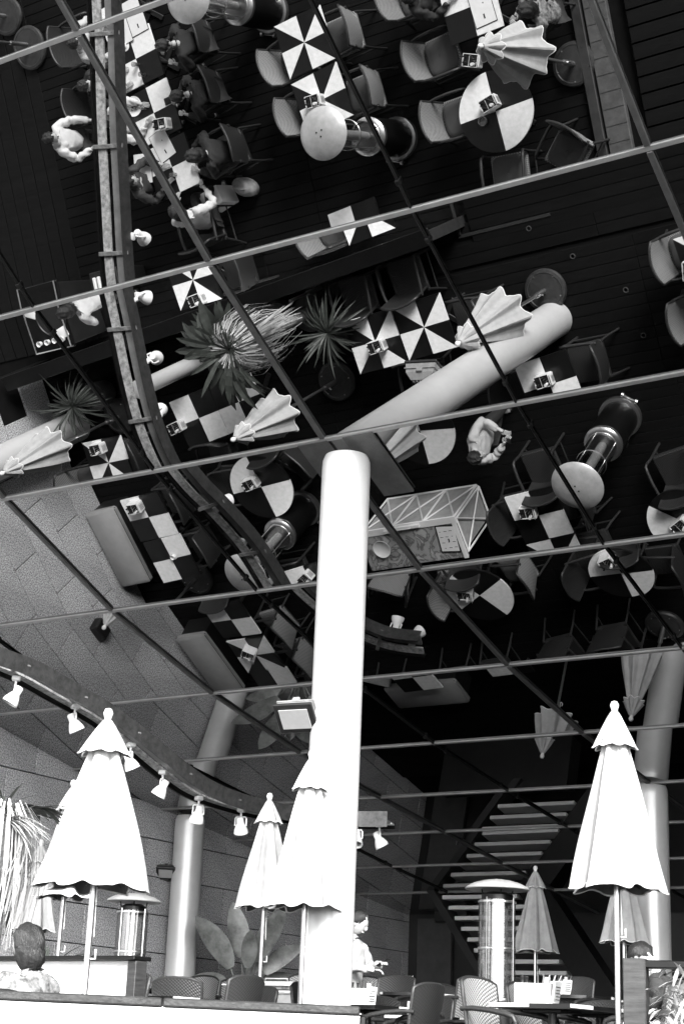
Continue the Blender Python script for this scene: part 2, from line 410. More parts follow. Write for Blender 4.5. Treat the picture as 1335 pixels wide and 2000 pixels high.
# opaque deck of the canopy above the glass
rows = []
for yy, zz in PROF: rows.append([(WX - 0.3, yy, zz + 0.10), (3.0, yy, zz + 0.10)])
rows2 = [[(WX - 0.3, yy, zz + 0.35), (3.0, yy, zz + 0.35)] for yy, zz in PROF]
g = G(); g.grid([[a[0], a[1], b[1], b[0]] for a, b in zip(rows, rows2)], closed=True)
g.build('canopy_deck', M['grey'], can)
XR = RIBS[-1] + 1.0
for j in range(1, len(PROF) - 1):
    yy, zz = PROF[j]
    a1 = math.atan2(PROF[j][1] - PROF[j - 1][1], PROF[j][0] - PROF[j - 1][0]); a2 = math.atan2(PROF[j + 1][1] - PROF[j][1], PROF[j + 1][0] - PROF[j][0])
    an = (a1 + a2) / 2
    g = G(); g.box((0, 0, -0.010), (RIBS[-1] - WX, 0.046, 0.022), bev=0.003)
    o = g.build('cross_bar', M['bar'], can); o.location = ((RIBS[-1] + WX) / 2, yy, zz); o.rotation_euler = (an, 0, 0)
rng = random.Random(3)
for i in range(1, len(RIBS)):
    thick = (i % 2 == 0)
    wd, hh = (0.052, 0.030) if thick else (0.018, 0.028)
    for j in range(len(PROF) - 1):
        (ya, za), (yb, zb) = PROF[j], PROF[j + 1]
        ln = math.hypot(yb - ya, zb - za); ang = math.atan2(zb - za, yb - ya)
        k = ('ribm', thick, j)
        if k not in PROTO:
            g = G(); g.box((0, 0, -hh / 2 - 0.002), (wd, ln - 0.05, hh), bev=0.004)
            if not thick:
                for t in (-0.36, 0.38): g.box((0, t * ln, -hh / 2 - 0.004), (wd + 0.022, 0.05, hh + 0.016), bev=0.004)
            PROTO[k] = g.mesh('rib', M['rib' if thick else 'ribt'])
        o = obj('rib', PROTO[k], can, (RIBS[i], (ya + yb) / 2, (za + zb) / 2)); o.rotation_euler = (ang, 0, 0)
# flat gusset plates around the head of the front column
g = G()
for sx in (-1, 1):
    g.box((-8.21 + sx * 0.26, 13.05, 5.86), (0.34, 0.9, 0.02), rx=math.atan2(5.252 - 6.054, 14.607 - 12.641))
g.build('gusset', M['rib'], can)

# ---- round columns
def column(name, x, y, z0, z1, r, label):
    g = G(); n = 40
    g.lathe([(r * 1.03, z0), (r, z0 + 0.03), (r, z1 - 0.14), (r * .985, z1 - 0.07), (r * 0.90, z1 - 0.015), (r * 0.6, z1)], n)
    o = g.build(name, M['col'], None, 30); o.location = (x, y, 0); tag(o, label, 'column', 'round steel columns'); return o
column('round_column', -8.21, 12.87, 0, 5.93, 0.238, 'bright white round column in the middle, nearest of the columns')
column('round_column', -16.28, 21.3, RB, 3.90, 0.238, 'silvery round column beside the granite wall and the broad leaved plant')
column('round_column', -8.36, 21.04, RB, 3.95, 0.236, 'round column at far right behind the umbrella')
column('round_column', -16.25, 12.95, 0, 5.85, 0.238, 'round column by the wall, mirrored at the left edge behind an umbrella')

# ---------------------------------------------------------------- low walls and planters
g = G(); g.box((-12.82, 0, 0.46), (0, 0, 0)) if False else None
p0, p1 = Vector((-16.45, 11.97, 0)), Vector((-9.10, 11.37, 0))
dv = p1 - p0; an = math.atan2(dv.y, dv.x); mid = (p0 + p1) / 2; ln = dv.length
scr = thing('terrace_screen', 'long low white screen wall with a dark cap crossing the terrace, left', 'screen wall', (mid.x, mid.y, 0), an)
npan = 5; g = G(); g.box((0, 0, 0), (ln / npan - 0.012, 0.05, 1.36), bev=0.004); pmn = g.mesh('panel', M['white'])
for k in range(npan): obj('panel', pmn, scr, (-ln / 2 + ln / npan * (k + 0.5), 0, 0.325))
g = G(); g.box((0, 0, 1.025), (ln + 0.02, 0.22, 0.035), bev=0.006); g.build('cap', M['dmetal'], scr)
g = G(); g.box((0, 0, 0), (0.10, 0.14, 1.36), bev=0.005); pmn = g.mesh('post', M['wood'])
for k in (0, npan): obj('post', pmn, scr, (-ln / 2 + 0.05 + (ln - 0.10) * k / npan, -0.0, 0.325))
# near street wall
a, b = Vector((-4.9, 4.02, 0)), Vector((-3.235, 5.295, 0)); dv = b - a; an = math.atan2(dv.y, dv.x); md = (a + b) / 2; ln = dv.length
nw = thing('street_wall', 'white rendered wall with a dark weathered cap along the bottom edge', 'low wall', (md.x, md.y, 0), an)
g = G(); g.box((0, 0, -0.29), (ln, 0.16, 1.44)); g.build('wall_face', M['white'], nw)
g = G()
for k in range(3): g.box((-ln / 2 + ln / 3 * (k + .5), 0, 0.4485), (ln / 3 - 0.002, 0.19, 0.030), bev=0.005)
g.build('cap', M['capw'], nw)
g = G(); g.box((ln / 2 + 0.012, 0, -0.28), (0.018, 0.185, 1.42), bev=0.003); g.build('end_board', M['dmetal'], nw)

def leaf(g, base, d, ln, wd, droop=0.4, n=6, fold=0.12, up=Vector((0, 0, 1))):
    """a pointed or oval blade along direction d"""
    d = Vector(d).normalized(); s_ = d.cross(up)
    if s_.length < 1e-3: s_ = Vector((1, 0, 0))
    s_.normalize(); rows = []
    p = Vector(base); cur = d.copy()
    for i in range(n + 1):
        t = i / n; ww = wd * (math.sin(PI * min(1, t * 0.93 + 0.07)) ** 0.7) / 2
        nn = s_.cross(cur).normalized()
        rows.append([p - s_ * ww + nn * ww * fold, p.copy(), p + s_ * ww + nn * ww * fold])
        cur = (cur + Vector((0, 0, -droop / n))).normalized(); p = p + cur * (ln / n)
    g.grid(rows)

def bush(g, c, size, n, ll, lw, rng):
    for _ in range(n):
        b_ = Vector(c) + Vector((rng.uniform(-1, 1) * size[0], rng.uniform(-1, 1) * size[1], rng.uniform(-1, 1) * size[2]))
        leaf(g, b_, (rng.uniform(-1, 1), rng.uniform(-1, 1), rng.uniform(-0.3, 1)), ll * rng.uniform(.6, 1.2), lw * rng.uniform(.7, 1.2), rng.uniform(.2, 1.2), 3)

pl = thing('planter_screen', 'planter with pale leafy plants beside a wooden post, bottom right', 'planter', (-4.40, 10.60, 0), R(13))
g = G(); g.box((0.06, 0, 0.495), (0.15, 0.15, 0.99), bev=0.006); g.build('post', M['wood'], pl)
g = G(); g.box((1.0, 0, 0.955), (1.8, 0.13, 0.05), bev=0.006); g.build('rail', M['dmetal'], pl)
g = G(); g.box((1.05, 0.05, 0.16), (1.8, 0.5, 0.32), bev=0.01); g.build('trough', M['wood'], pl)
g = G(); g.box((1.05, 0.05, 0.30), (1.7, 0.42, 0.06)); g.build('soil', M['soil'], pl)
g = G(); bush(g, (1.05, 0.0, 0.60), (0.85, 0.16, 0.30), 1300, 0.17, 0.032, random.Random(5)); g.build('foliage', M['straw'], pl)['kind'] = 'stuff'
g = G()
for cx_, cz_ in ((0.42, 0.60),):
    w_, h_ = 0.085, 0.17
    for s1, s2 in ((1, 1), (1, -1), (-1, 1), (-1, -1)): g.tube([(cx_ + s1 * w_, -0.18, cz_), (cx_, -0.18, cz_ + s2 * h_)], 0.007, 6)
    for s1, s2 in ((1, 1), (1, -1), (-1, 1), (-1, -1)): g.tube([(cx_ + s1 * w_ * .55, -0.18, cz_), (cx_, -0.18, cz_ + s2 * h_ * .6)], 0.004, 6)
g.build('diamond_ornament', M['white'], pl)

# ---------------------------------------------------------------- back staircase
st = thing('staircase', 'open staircase with pale treads between dark slanting beams, in the background', 'staircase')
for k in range(9):
    z = 3.33 - k * 0.19; xc = -14.13 + k * 0.158
    g = G(); g.box((0, 0, 0), (1.50, 0.30, 0.07), bev=0.006)
    if 'tread' not in PROTO: PROTO['tread'] = g.mesh('tread', M['tread'])
    obj('tread', PROTO['tread'], st, (xc, 27.1 - k * 0.05, z))
for dx, wdt in ((-0.78, 0.16), (1.02, 0.62)):
    g = G()
    xa, za, xb, zb = -14.62 + dx, 3.75, -12.55 + dx, 1.2
    g.add([(xa, 26.9, za), (xa + wdt, 26.9, za), (xb + wdt, 26.4, zb), (xb, 26.4, zb), (xa, 27.3, za), (xa + wdt, 27.3, za), (xb + wdt, 26.8, zb), (xb, 26.8, zb)],
          [(0, 1, 2, 3), (7, 6, 5, 4), (0, 4, 5, 1), (1, 5, 6, 2), (2, 6, 7, 3), (3, 7, 4, 0)])
    g.build('stringer', M['wall_dark'] if wdt < .3 else M['dmetal'], st)
g = G(); g.box((-13.6, 26.7, 0.9), (2.6, 0.4, 1.1)); g.build('base', M['wall_dark'], st)

# ---------------------------------------------------------------- umbrellas
def make_umbrella(H, CL, RAD, base=True):
    def mk():
        root = thing('closed_umbrella', '', 'umbrella')
        zt = H - 0.06; zb = H - CL
        n = 96; rows = []
        for i in range(17):
            t = i / 16; r = 0.035 + (RAD * 1.03 - 0.035) * (t ** 0.92)
            row = []
            for k in range(n):
                a = 2 * PI * k / n; c8 = abs(math.cos(4 * a))
                tri = abs(((8 * a / (2 * PI)) % 1) - 0.5) * 2; tri = 0.35 * tri + 0.65 * (0.5 - 0.5 * math.cos(PI * tri)); fl = 0.76 + 0.24 * tri + 0.035 * math.sin(16 * a + 1); f = fl if t > 0.12 else 1 - (1 - fl) * t / 0.12
                wob = 1 + 0.05 * math.sin(3 * a + 1.3) * t + 0.03 * math.sin(5 * a + 6 * t)
                z = zt - 0.03 - (CL - 0.09) * t + (0.045 * c8 ** 1.5 * t ** 8 if False else 0) 
                z -= (0.016 * math.cos(8 * a) + 0.007 * math.sin(13 * a + 2)) * t ** 6; row.append((r * f * wob * math.cos(a), r * f * wob * math.sin(a), z))
            rows.append(row)
        g = G(); g.grid(rows, closed=True); g.build('canopy', M['canvas'], root, 30)
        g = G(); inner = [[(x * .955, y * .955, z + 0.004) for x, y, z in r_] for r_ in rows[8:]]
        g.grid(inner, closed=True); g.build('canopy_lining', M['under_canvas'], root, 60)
        g = G(); e = rows[-1]; g.tube([Vector(p) * 1.0 for p in e] + [Vector(e[0])], 0.0065, 5, cap=False)
        cn = g.build('hem', M['hem'], root, 60)
        # small vent skirt at the top
        rows = []
        for i in range(8):
            t = i / 7; r = 0.03 + (RAD * 0.50 - 0.03) * t ** 0.9; row = []
            for k in range(n):
                a = 2 * PI * k / n; c8 = abs(math.cos(4 * a)); tri = abs(((8 * a / (2 * PI)) % 1) - 0.5) * 2; f = 0.72 + 0.28 * tri ** 0.8 if t > 0.2 else 1
                z = zt + 0.01 - CL * 0.205 * t + 0.022 * (1 - c8 ** 2) * t ** 4
                row.append((r * f * math.cos(a), r * f * math.sin(a), z))
            rows.append(row)
        g = G(); g.grid(rows, closed=True); v = g.build('vent_skirt', M['canvas'], root, 30)
        g = G(); e = rows[-1]; g.tube([Vector(p) for p in e] + [Vector(e[0])], 0.0055, 5, cap=False); g.build('hem', M['hem'], v, 60)
        g = G(); g.lathe([(0, H + 0.035), (0.022, H + 0.028), (0.034, H), (0.026, H - 0.028), (0.022, H - 0.05), (0.012, H - 0.1)][::-1], 16); g.build('finial', M['hem'], root, 60)
        g = G(); g.tube([(0, 0, 0.08), (0, 0, H - 0.08)], 0.021, 14); po = g.build('pole', M['steel'], root, 60)
        g = G(); g.lathe([(0.028, zb + 0.10), (0.045, zb + 0.12), (0.045, zb + 0.17), (0.028, zb + 0.19)], 14); g.build('runner', M['grey'], root, 40)
        g = G()
        for k in range(8):
            a = PI * k / 4; g.tube([(0.04 * math.cos(a), 0.04 * math.sin(a), zb + 0.15), (RAD * .86 * math.cos(a), RAD * .86 * math.sin(a), zb + 0.03)], 0.006, 5)
        g.build('rib', M['grey'], root)
        g = G(); g.tube([(0.025, 0, 1.2), (0.06, 0, 1.2), (0.06, 0, 1.26)], 0.006, 6); g.tube([(0.03, 0.0, zb), (0.034, 0.004, zb - 0.32)], 0.003, 5); g.build('cord', M['white'], po)
        if base:
            g = G(); g.lathe([(0.275, 0.006), (0.285, 0.05), (0.27, 0.078), (0.235, 0.088), (0.225, 0.082), (0.05, 0.10), (0.0, 0.10)], 40); bs = g.build('base', M['base'], root, 35)
            g = G(); g.lathe([(0.034, 0.09), (0.034, 0.40), (0.028, 0.42)], 16)
            g.tube([(0.03, 0, 0.33), (0.075, 0, 0.33)], 0.011, 8); g.build('sleeve', M['steel'], bs, 40)
            g = G()
            for k in range(5):
                a = 2 * PI * k / 5 + .3; g.lathe([(0.009, 0.084), (0.009, 0.095)], 8, (0.22 * math.cos(a), 0.22 * math.sin(a), 0))
            g.build('bolt', M['steel'], bs)['kind'] = 'stuff'
        return root
    return mk
UG = 'closed white parasols on the terrace'
inst('uM', make_umbrella(2.90, 1.36, 0.345), 'big closed white parasol overlapping the left of the central column, tall one of the pair', (-8.20, 12.47, 0), R(10), UG)
inst('uM', None, 'closed white parasol at right whose bare pole stands beside the wooden post', (-4.83, 11.47, 0), R(34), UG)
inst('uS', make_umbrella(2.83, 1.17, 0.37), 'largest looking closed white parasol at left, in front of the curved spotlight rail', (-7.33, 8.59, FL), R(5), UG)
inst('uT', make_umbrella(2.90, 1.16, 0.31), 'slimmer closed parasol tucked behind the left side of the tall central one', (-10.01, 14.45, 0), R(20), UG)
inst('uT', None, 'closed parasol hidden behind the large left one, only its pole and hem showing', (-11.54, 13.07, 0), R(50), UG)
inst('uT', None, 'closed parasol half covered by the hanging dry palm fronds at far left', (-15.40, 16.90, 0), R(12), UG)
inst('uT', None, 'closed parasol seen only in the mirror, at its left edge before the round column', (-15.36, 12.93, 0), R(0), UG)
inst('uB', make_umbrella(2.66, 1.16, 0.31), 'small distant grey parasol in front of the staircase, next to the patio heater', (-10.48, 21.92, RB), R(28), UG)
inst('uB', None, 'distant grey parasol behind the right hand parasol, against the far column', (-8.50, 20.39, RB), R(3), UG)
for (x, y, lb) in ((-15.6, 5.72, 'round umbrella base with a stub pole, top left corner of the mirror'), (-15.32, 6.22, 'round umbrella base overlapping another one at the top left of the mirror'),
                   (-11.35, 11.75, 'round umbrella base in deep shade behind the spiky plant')):
    b_ = thing('umbrella_base', lb, 'umbrella base', low(x, y), 0.4)
    g = G(); g.lathe([(0.275, 0.006), (0.285, 0.05), (0.27, 0.078), (0.235, 0.088), (0.225, 0.082), (0.05, 0.10), (0.0, 0.10)], 40); g.build('disc', M['base'], b_, 35)
    g = G(); g.lathe([(0.034, 0.09), (0.034, 0.45), (0.028, 0.47)], 16); g.tube([(0, 0, .45), (0, 0, .95)], .02, 10); g.build('sleeve', M['steel'], b_, 40)

# ---------------------------------------------------------------- patio heaters
def make_heater():
    root = thing('patio_heater', '', 'patio heater')
    g = G(); g.lathe([(0.27, 0.0), (0.285, 0.02), (0.285, 0.09), (0.26, 0.10)], 40); g.build('foot_ring', M['steel'], root, 35)
    g = G(); g.lathe([(0.245, 0.10), (0.245, 0.80), (0.22, 0.83)], 40); g.build('housing', M['dmetal'], root, 35)
    g = G(); g.lathe([(0.235, 0.80), (0.25, 0.82), (0.25, 0.865), (0.225, 0.89), (0.19, 0.90)], 40); g.build('collar', M['steel'], root, 35)
    g = G(); g.lathe([(0.188, 0.90), (0.188, 1.88)], 32); g.f = g.f[:-2]; g.m = g.m[:-2]; g.build('glass_tube', M['hglass'], root, 40)
    g = G()
    for z in (0.91, 1.40, 1.86):
        g.lathe([(0.190, z - .012), (0.196, z - .008), (0.196, z + .008), (0.190, z + .012)], 32); g.f = g.f[:-2]; g.m = g.m[:-2]
    for k in range(4):
        a = PI / 4 + PI / 2 * k; g.tube([(0.195 * math.cos(a), 0.195 * math.sin(a), .9), (0.195 * math.cos(a), 0.195 * math.sin(a), 1.90)], 0.007, 6)
    g.build('cage', M['steel'], root, 35)
    g = G(); g.lathe([(0.055, 0.90), (0.062, 1.0), (0.062, 1.80), (0.05, 1.84)], 20); g.build('burner', M['burner'], root, 35)
    g = G(); g.lathe([(0.12, 1.86), (0.16, 1.88), (0.16, 1.93), (0.10, 1.96)], 28)
    for k in range(4):
        a = PI / 2 * k; g.tube([(0.14 * math.cos(a), .14 * math.sin(a), 1.9), (0.17 * math.cos(a), .17 * math.sin(a), 2.02)], 0.008, 6)
    g.build('head', M['dmetal'], root, 35)
    g = G(); g.lathe([(0.325, 1.985), (0.33, 1.995), (0.31, 2.015), (0.24, 2.05), (0.14, 2.078), (0.05, 2.09), (0.0, 2.092)], 48)
    cp = g.build('cap', M['capm'], root, 50)
    g = G()
    for k in range(3):
        a = 2 * PI * k / 3; g.lathe([(0.011, 2.08), (0.011, 2.096)], 10, (0.045 * math.cos(a), .045 * math.sin(a), 0))
    g.build('screw', M['black'], cp)['kind'] = 'stuff'
    g = G(); g.tube([(-0.1, -0.30, 0.03), (0.1, -0.30, 0.03)], 0.010, 8)
    for s_ in (-1, 1): g.lathe([(0.035, -0.015), (0.035, 0.015)], 14, (s_ * 0.1, -0.30, 0.035), Matrix.Rotation(PI / 2, 3, 'Y'))
    g.build('wheel', M['steel'], root, 40)
    g = G(); g.box((0.245, 0, 0.5), (0.012, 0.16, 0.22), bev=0.004); g.tube([(0.27, -0.03, .62), (.27, .03, .62)], .008, 6); g.build('door', M['black'], root)
    return root
HG = 'glass tube patio heaters'
inst('heat', make_heater, 'patio heater with glowing pale tube before the staircase', (-7.80, 15.42, 0), R(40), HG)
inst('heat', None, 'patio heater with a dusty cap between granite wall and left parasol', (-12.98, 15.98, 0), R(130), HG)
inst('heat', None, 'patio heater beside the pinwheel tables, its white cap over a table corner in the mirror', low(-9.75, 8.93), R(200), HG)
inst('heat', None, 'patio heater cut by the top edge of the mirror beside the group of diners', low(-11.25, 6.85), R(200), HG)

# ---------------------------------------------------------------- tables
TS = 0.365
def table_base(root, z=0.715):
    g = G(); g.tube([(0, 0, 0.03), (0, 0, z - 0.01)], 0.035, 12); g.box((0, 0, z - 0.012), (0.34, 0.34, 0.02), bev=0.003); g.build('pedestal', M['black'], root, 40)
    g = G()
    g.box((0, 0, 0.022), (0.50, 0.07, 0.03), rz=PI / 4, bev=0.006); g.box((0, 0, 0.0225), (0.50, 0.066, 0.028), rz=-PI / 4, bev=0.006); g.build('foot', M['black'], root)
def sh(poly, d=0.0012):
    c = (sum(p[0] for p in poly) / len(poly), sum(p[1] for p in poly) / len(poly)); o = []
    for x, y in poly:
        v = Vector((c[0] - x, c[1] - y)); l = v.length; v = v / l * d; o.append((x + v.x, y + v.y))
    return o
def make_square(pattern):
    def mk():
        root = thing('square_table', '', 'table'); h = TS
        g = G(); g.box((0, 0, 0.7195), (2 * h - 0.004, 2 * h - 0.004, 0.009)); g.build('underside', M['tedge'], root)
        if pattern == 'pin':
            P = [((-h, -h), (0, -h)), ((0, -h), (h, -h)), ((h, -h), (h, 0)), ((h, 0), (h, h)), ((h, h), (0, h)), ((0, h), (-h, h)), ((-h, h), (-h, 0)), ((-h, 0), (-h, -h))]
            for i, (a, b) in enumerate(P):
                g = G(); g.prism(sh([(0, 0), a, b]), 0.724, 0.752); g.build('white_wedge' if i % 2 == 0 else 'black_wedge', M['twhite' if i % 2 == 0 else 'tblack'], root)
        else:
            for ix in (0, 1):
                for iy in (0, 1):
                    x0, y0 = (-h, 0)[ix], (-h, 0)[iy]; wt = (ix + iy + (pattern == 'chkB')) % 2 == 0
                    g = G(); g.prism(sh([(x0, y0), (x0 + h, y0), (x0 + h, y0 + h), (x0, y0 + h)]), 0.724, 0.752); g.build('white_square' if wt else 'black_square', M['twhite' if wt else 'tblack'], root)
        table_base(root); return root
    return mk
def make_round(r):
    def mk():
        root = thing('round_table', '', 'table')
        g = G(); g.lathe([(r - 0.002, 0.715), (r - 0.002, 0.724)], 64); g.build('underside', M['tedge'], root)
        for k in range(4):
            pts = [(0, 0)] + [(r * math.cos(a), r * math.sin(a)) for a in [PI / 2 * k + PI / 2 * i / 16 for i in range(17)]]
            g = G(); g.prism(sh(pts), 0.724, 0.752); wt = k % 2 == 0
            g.build('white_quarter' if wt else 'black_quarter', M['twhite' if wt else 'tblack'], root)
        table_base(root); return root
    return mk
TG = 'square black and white tables'; RG = 'round black and white tables'
SQ = [
 ('pin', -10.44, 7.54, 0, -6.8, 'pinwheel patterned table at top centre of the mirror, with nothing on it'),
 ('pin', -10.35, 8.30, 0, -8.6, 'pinwheel patterned table partly under the white heater cap'),
 ('chkA', -8.10, 7.76, 0, -3.3, 'checkered table next to the round one, under the top right parasol'),
 ('pin', -8.16, 7.01, 0, -4, 'table with a menu on it cut by the top edge of the mirror, right'),
 ('chkB', -13.16, 6.28, 0, -7, 'first table of the diners long row, at the top edge of the mirror'),
 ('chkB', -13.06, 7.03, 0, -7, 'checkered table with a coffee cup in the diners long row'),
 ('chkB', -12.95, 7.80, 0, -8, 'checkered table with plates of food in the middle of the diners row'),
 ('chkA', -12.84, 8.57, 0, -8, 'last table of the diners row, covered by open menus'),
 ('chkA', -10.21, 10.056, 0, -6, 'checkered table just above the second cross bar in the mirror'),
 ('pin', -10.054, 10.90, 0, -6, 'pinwheel table just below the second cross bar, against the screen cap'),
 ('pin', -12.87, 11.22, 0, -2, 'pinwheel table beside the screen cap, under the joint of bar and rib'),
 ('pin', -10.40, 12.55, 0, -2.8, 'left one of two joined pinwheel tables beside the shiny column'),
 ('pin', -9.65, 12.50, 0, -4, 'right one of two joined pinwheel tables, next to the wooden chest'),
 ('chkA', -13.47, 13.08, 0, -8.5, 'checkered table with a caddy, left of the two under the fan palm'),
 ('chkB', -12.74, 12.97, 0, -8.5, 'checkered table half under the folded parasol below the fan palm'),
 ('pin', -15.28, 13.47, 0, -0.5, 'pinwheel table at the far left of the mirror, beside a spiky plant'),
 ('chkA', -8.17, 13.55, 0, -7, 'checkered table beside the foot of the shiny column'),
 ('chkA', -15.19, 15.43, 0, -3, 'upper table of the pair in front of the pale bench by the granite'),
 ('chkB', -15.12, 16.17, 0, -4, 'lower table of the pair in front of the pale bench, with an espresso cup'),
 ('chkA', -9.05, 16.35, 0, -5, 'checkered table between the pale counter and the dusty heater cap'),
 ('pin', -8.98, 17.10, 0, -5, 'pinwheel table cut off by the fourth cross bar, near the counter'),
 ('chkA', -12.85, 16.95, 0, -8, 'small table glimpsed left of the white column, under the rail'),
 ('chkA', -14.89, 18.62, RB, -1, 'raised terrace table just below the fourth cross bar, near the wall'),
 ('pin', -14.87, 19.42, RB, -1.8, 'pinwheel table with a dark caddy in front of the lower pale bench'),
 ('chkB', -14.83, 20.12, RB, 0, 'table joined below the pinwheel one on the raised terrace, by the bench'),
 ('pin', -5.80, 12.45, 0, -5, 'table at the right edge of the picture with a white caddy on it'),
 ('pin', -5.73, 13.22, 0, -5, 'second table at the right edge, lower one beside the wicker chair'),
 ('chkA', -12.95, 21.55, RB, -3, 'far back table on the raised terrace near the back bench'),
 ('chkB', -11.25, 21.35, RB, -3, 'far back table of the row behind the line of chairs, middle'),
 ('pin', -9.60, 21.05, RB, -3, 'far back table of the row behind the line of chairs, right'),
]
for p_, x, y, z, r_, lb in SQ: inst('sq' + p_, make_square(p_), lb, low(x, y) if not z else (x, y, z), R(r_), TG)
RT = [(-8.03, 9.05, 0, -4, 0.5, 'round quartered table with a glass ashtray under the top right parasol'),
 (-13.03, 15.24, 0, -4, 0.5, 'round quartered table left of the white column, beside a heater'),
 (-10.29, 14.85, 0, 6, 0.5, 'round quartered table half hidden by the shiny mirrored column'),
 (-7.16, 16.70, 0, -52, 0.45, 'round quartered table at the right edge of the mirror'),
 (-10.60, 18.77, RB, -30, 0.5, 'round quartered table right of the white column on the raised terrace'),
 (-8.40, 18.68, RB, 0, 0.45, 'round quartered table on the raised terrace under the dusty heater cap')]
for x, y, z, r_, rr, lb in RT: inst(('rd', rr), make_round(rr), lb, low(x, y) if not z else (x, y, z), R(r_), RG)

# ---------------------------------------------------------------- chairs
def make_chair(cush=True):
    WK = M['wicker'] if cush else M['wicker_shade']  # uncushioned chairs take the wicker with shade in its colour
    def mk():
        root = thing('wicker_armchair', '', 'chair')
        g = G(); g.box((0, 0, 0.415), (0.50, 0.48, 0.055), bev=0.012); g.build('seat', WK, root)
        if cush:
            rows = []
            for i in range(7):
                t = i / 6; z = 0.443 + 0.045 * math.sin(PI * t) ** .5 * (1 if t < .5 else 1) if False else 0.443 + 0.05 * t
                s_ = 0.94 + 0.06 * math.sin(PI * t)
                rows.append([(0.225 * s_ * (abs(math.cos(a)) ** .45) * (1 if math.cos(a) > 0 else -1), 0.215 * s_ * (abs(math.sin(a)) ** .45) * (1 if math.sin(a) > 0 else -1) + 0.01, z) for a in [2 * PI * k / 28 for k in range(28)]])
            rows.append([(p[0] * .8, p[1] * .8, 0.502) for p in rows[-1]]); rows.append([(p[0] * .05, p[1] * .05, 0.506) for p in rows[-1]])
            g = G(); g.grid(rows, closed=True); g.build('cushion', M['cushion'], root, 50)
        # curved back, wraps round a little, rounded top
        rows = []
        def bp(u, t):
            wd = 0.245 + 0.02 * t; x = u * wd; y = -0.225 - 0.075 * t + 0.055 * u * u
            z = 0.42 + 0.53 * t - 0.045 * (abs(u) ** 3) * t; return Vector((x, y, z))
        fr = [[bp(-1 + 2 * k / 12, i / 8) for k in range(13)] for i in range(9)]
        bk = [[p + Vector((0, -0.028, 0)) for p in r_] for r_ in fr]
        g = G(); g.grid(fr); g.grid(bk)
        rim = [r_[0] for r_ in fr] + fr[-1][1:] + [r_[-1] for r_ in fr[::-1]][1:]
        rimb = [p + Vector((0, -0.028, 0)) for p in rim]; g.grid([rim, rimb])
        g.build('backrest', WK, root, 50)
        g = G(); g.tube([p + Vector((0, -0.014, 0.0)) for p in rim], 0.017, 7); g.build('back_frame', M['frame'], root, 50)
        for s_ in (-1, 1):
            g = G(); g.tube([(s_ * .255, -.265, .70), (s_ * .275, -.15, .705), (s_ * .285, 0.02, .69), (s_ * .285, .17, .665), (s_ * .283, .225, .645), (s_ * .275, .245, .60)], [.019, .021, .022, .022, .021, .019], 8)
            g.build('armrest', M['frame'], root, 60)
            g = G(); g.tube([(s_ * .275, .245, .61), (s_ * .262, .235, .42), (s_ * .262, .24, 0.0)], .020, 8); g.build('leg', M['frame'], root, 60)
            g = G(); g.tube([(s_ * .235, -.235, .44), (s_ * .25, -.27, .25), (s_ * .262, -.33, 0.0)], .017, 8); g.build('leg', M['frame'], root, 60)
        g = G(); g.box((0, .225, .375), (.50, .03, .05), bev=.008); g.box((0, -.215, .375), (.46, .03, .05), bev=.008)
        for s_ in (-1, 1): g.tube([(s_ * .262, .235, .2), (s_ * .25, -.28, .2)], .011, 6)
        g.build('stretcher', M['frame'], root)
        return root
    return mk
CG = 'wicker armchairs round the tables'
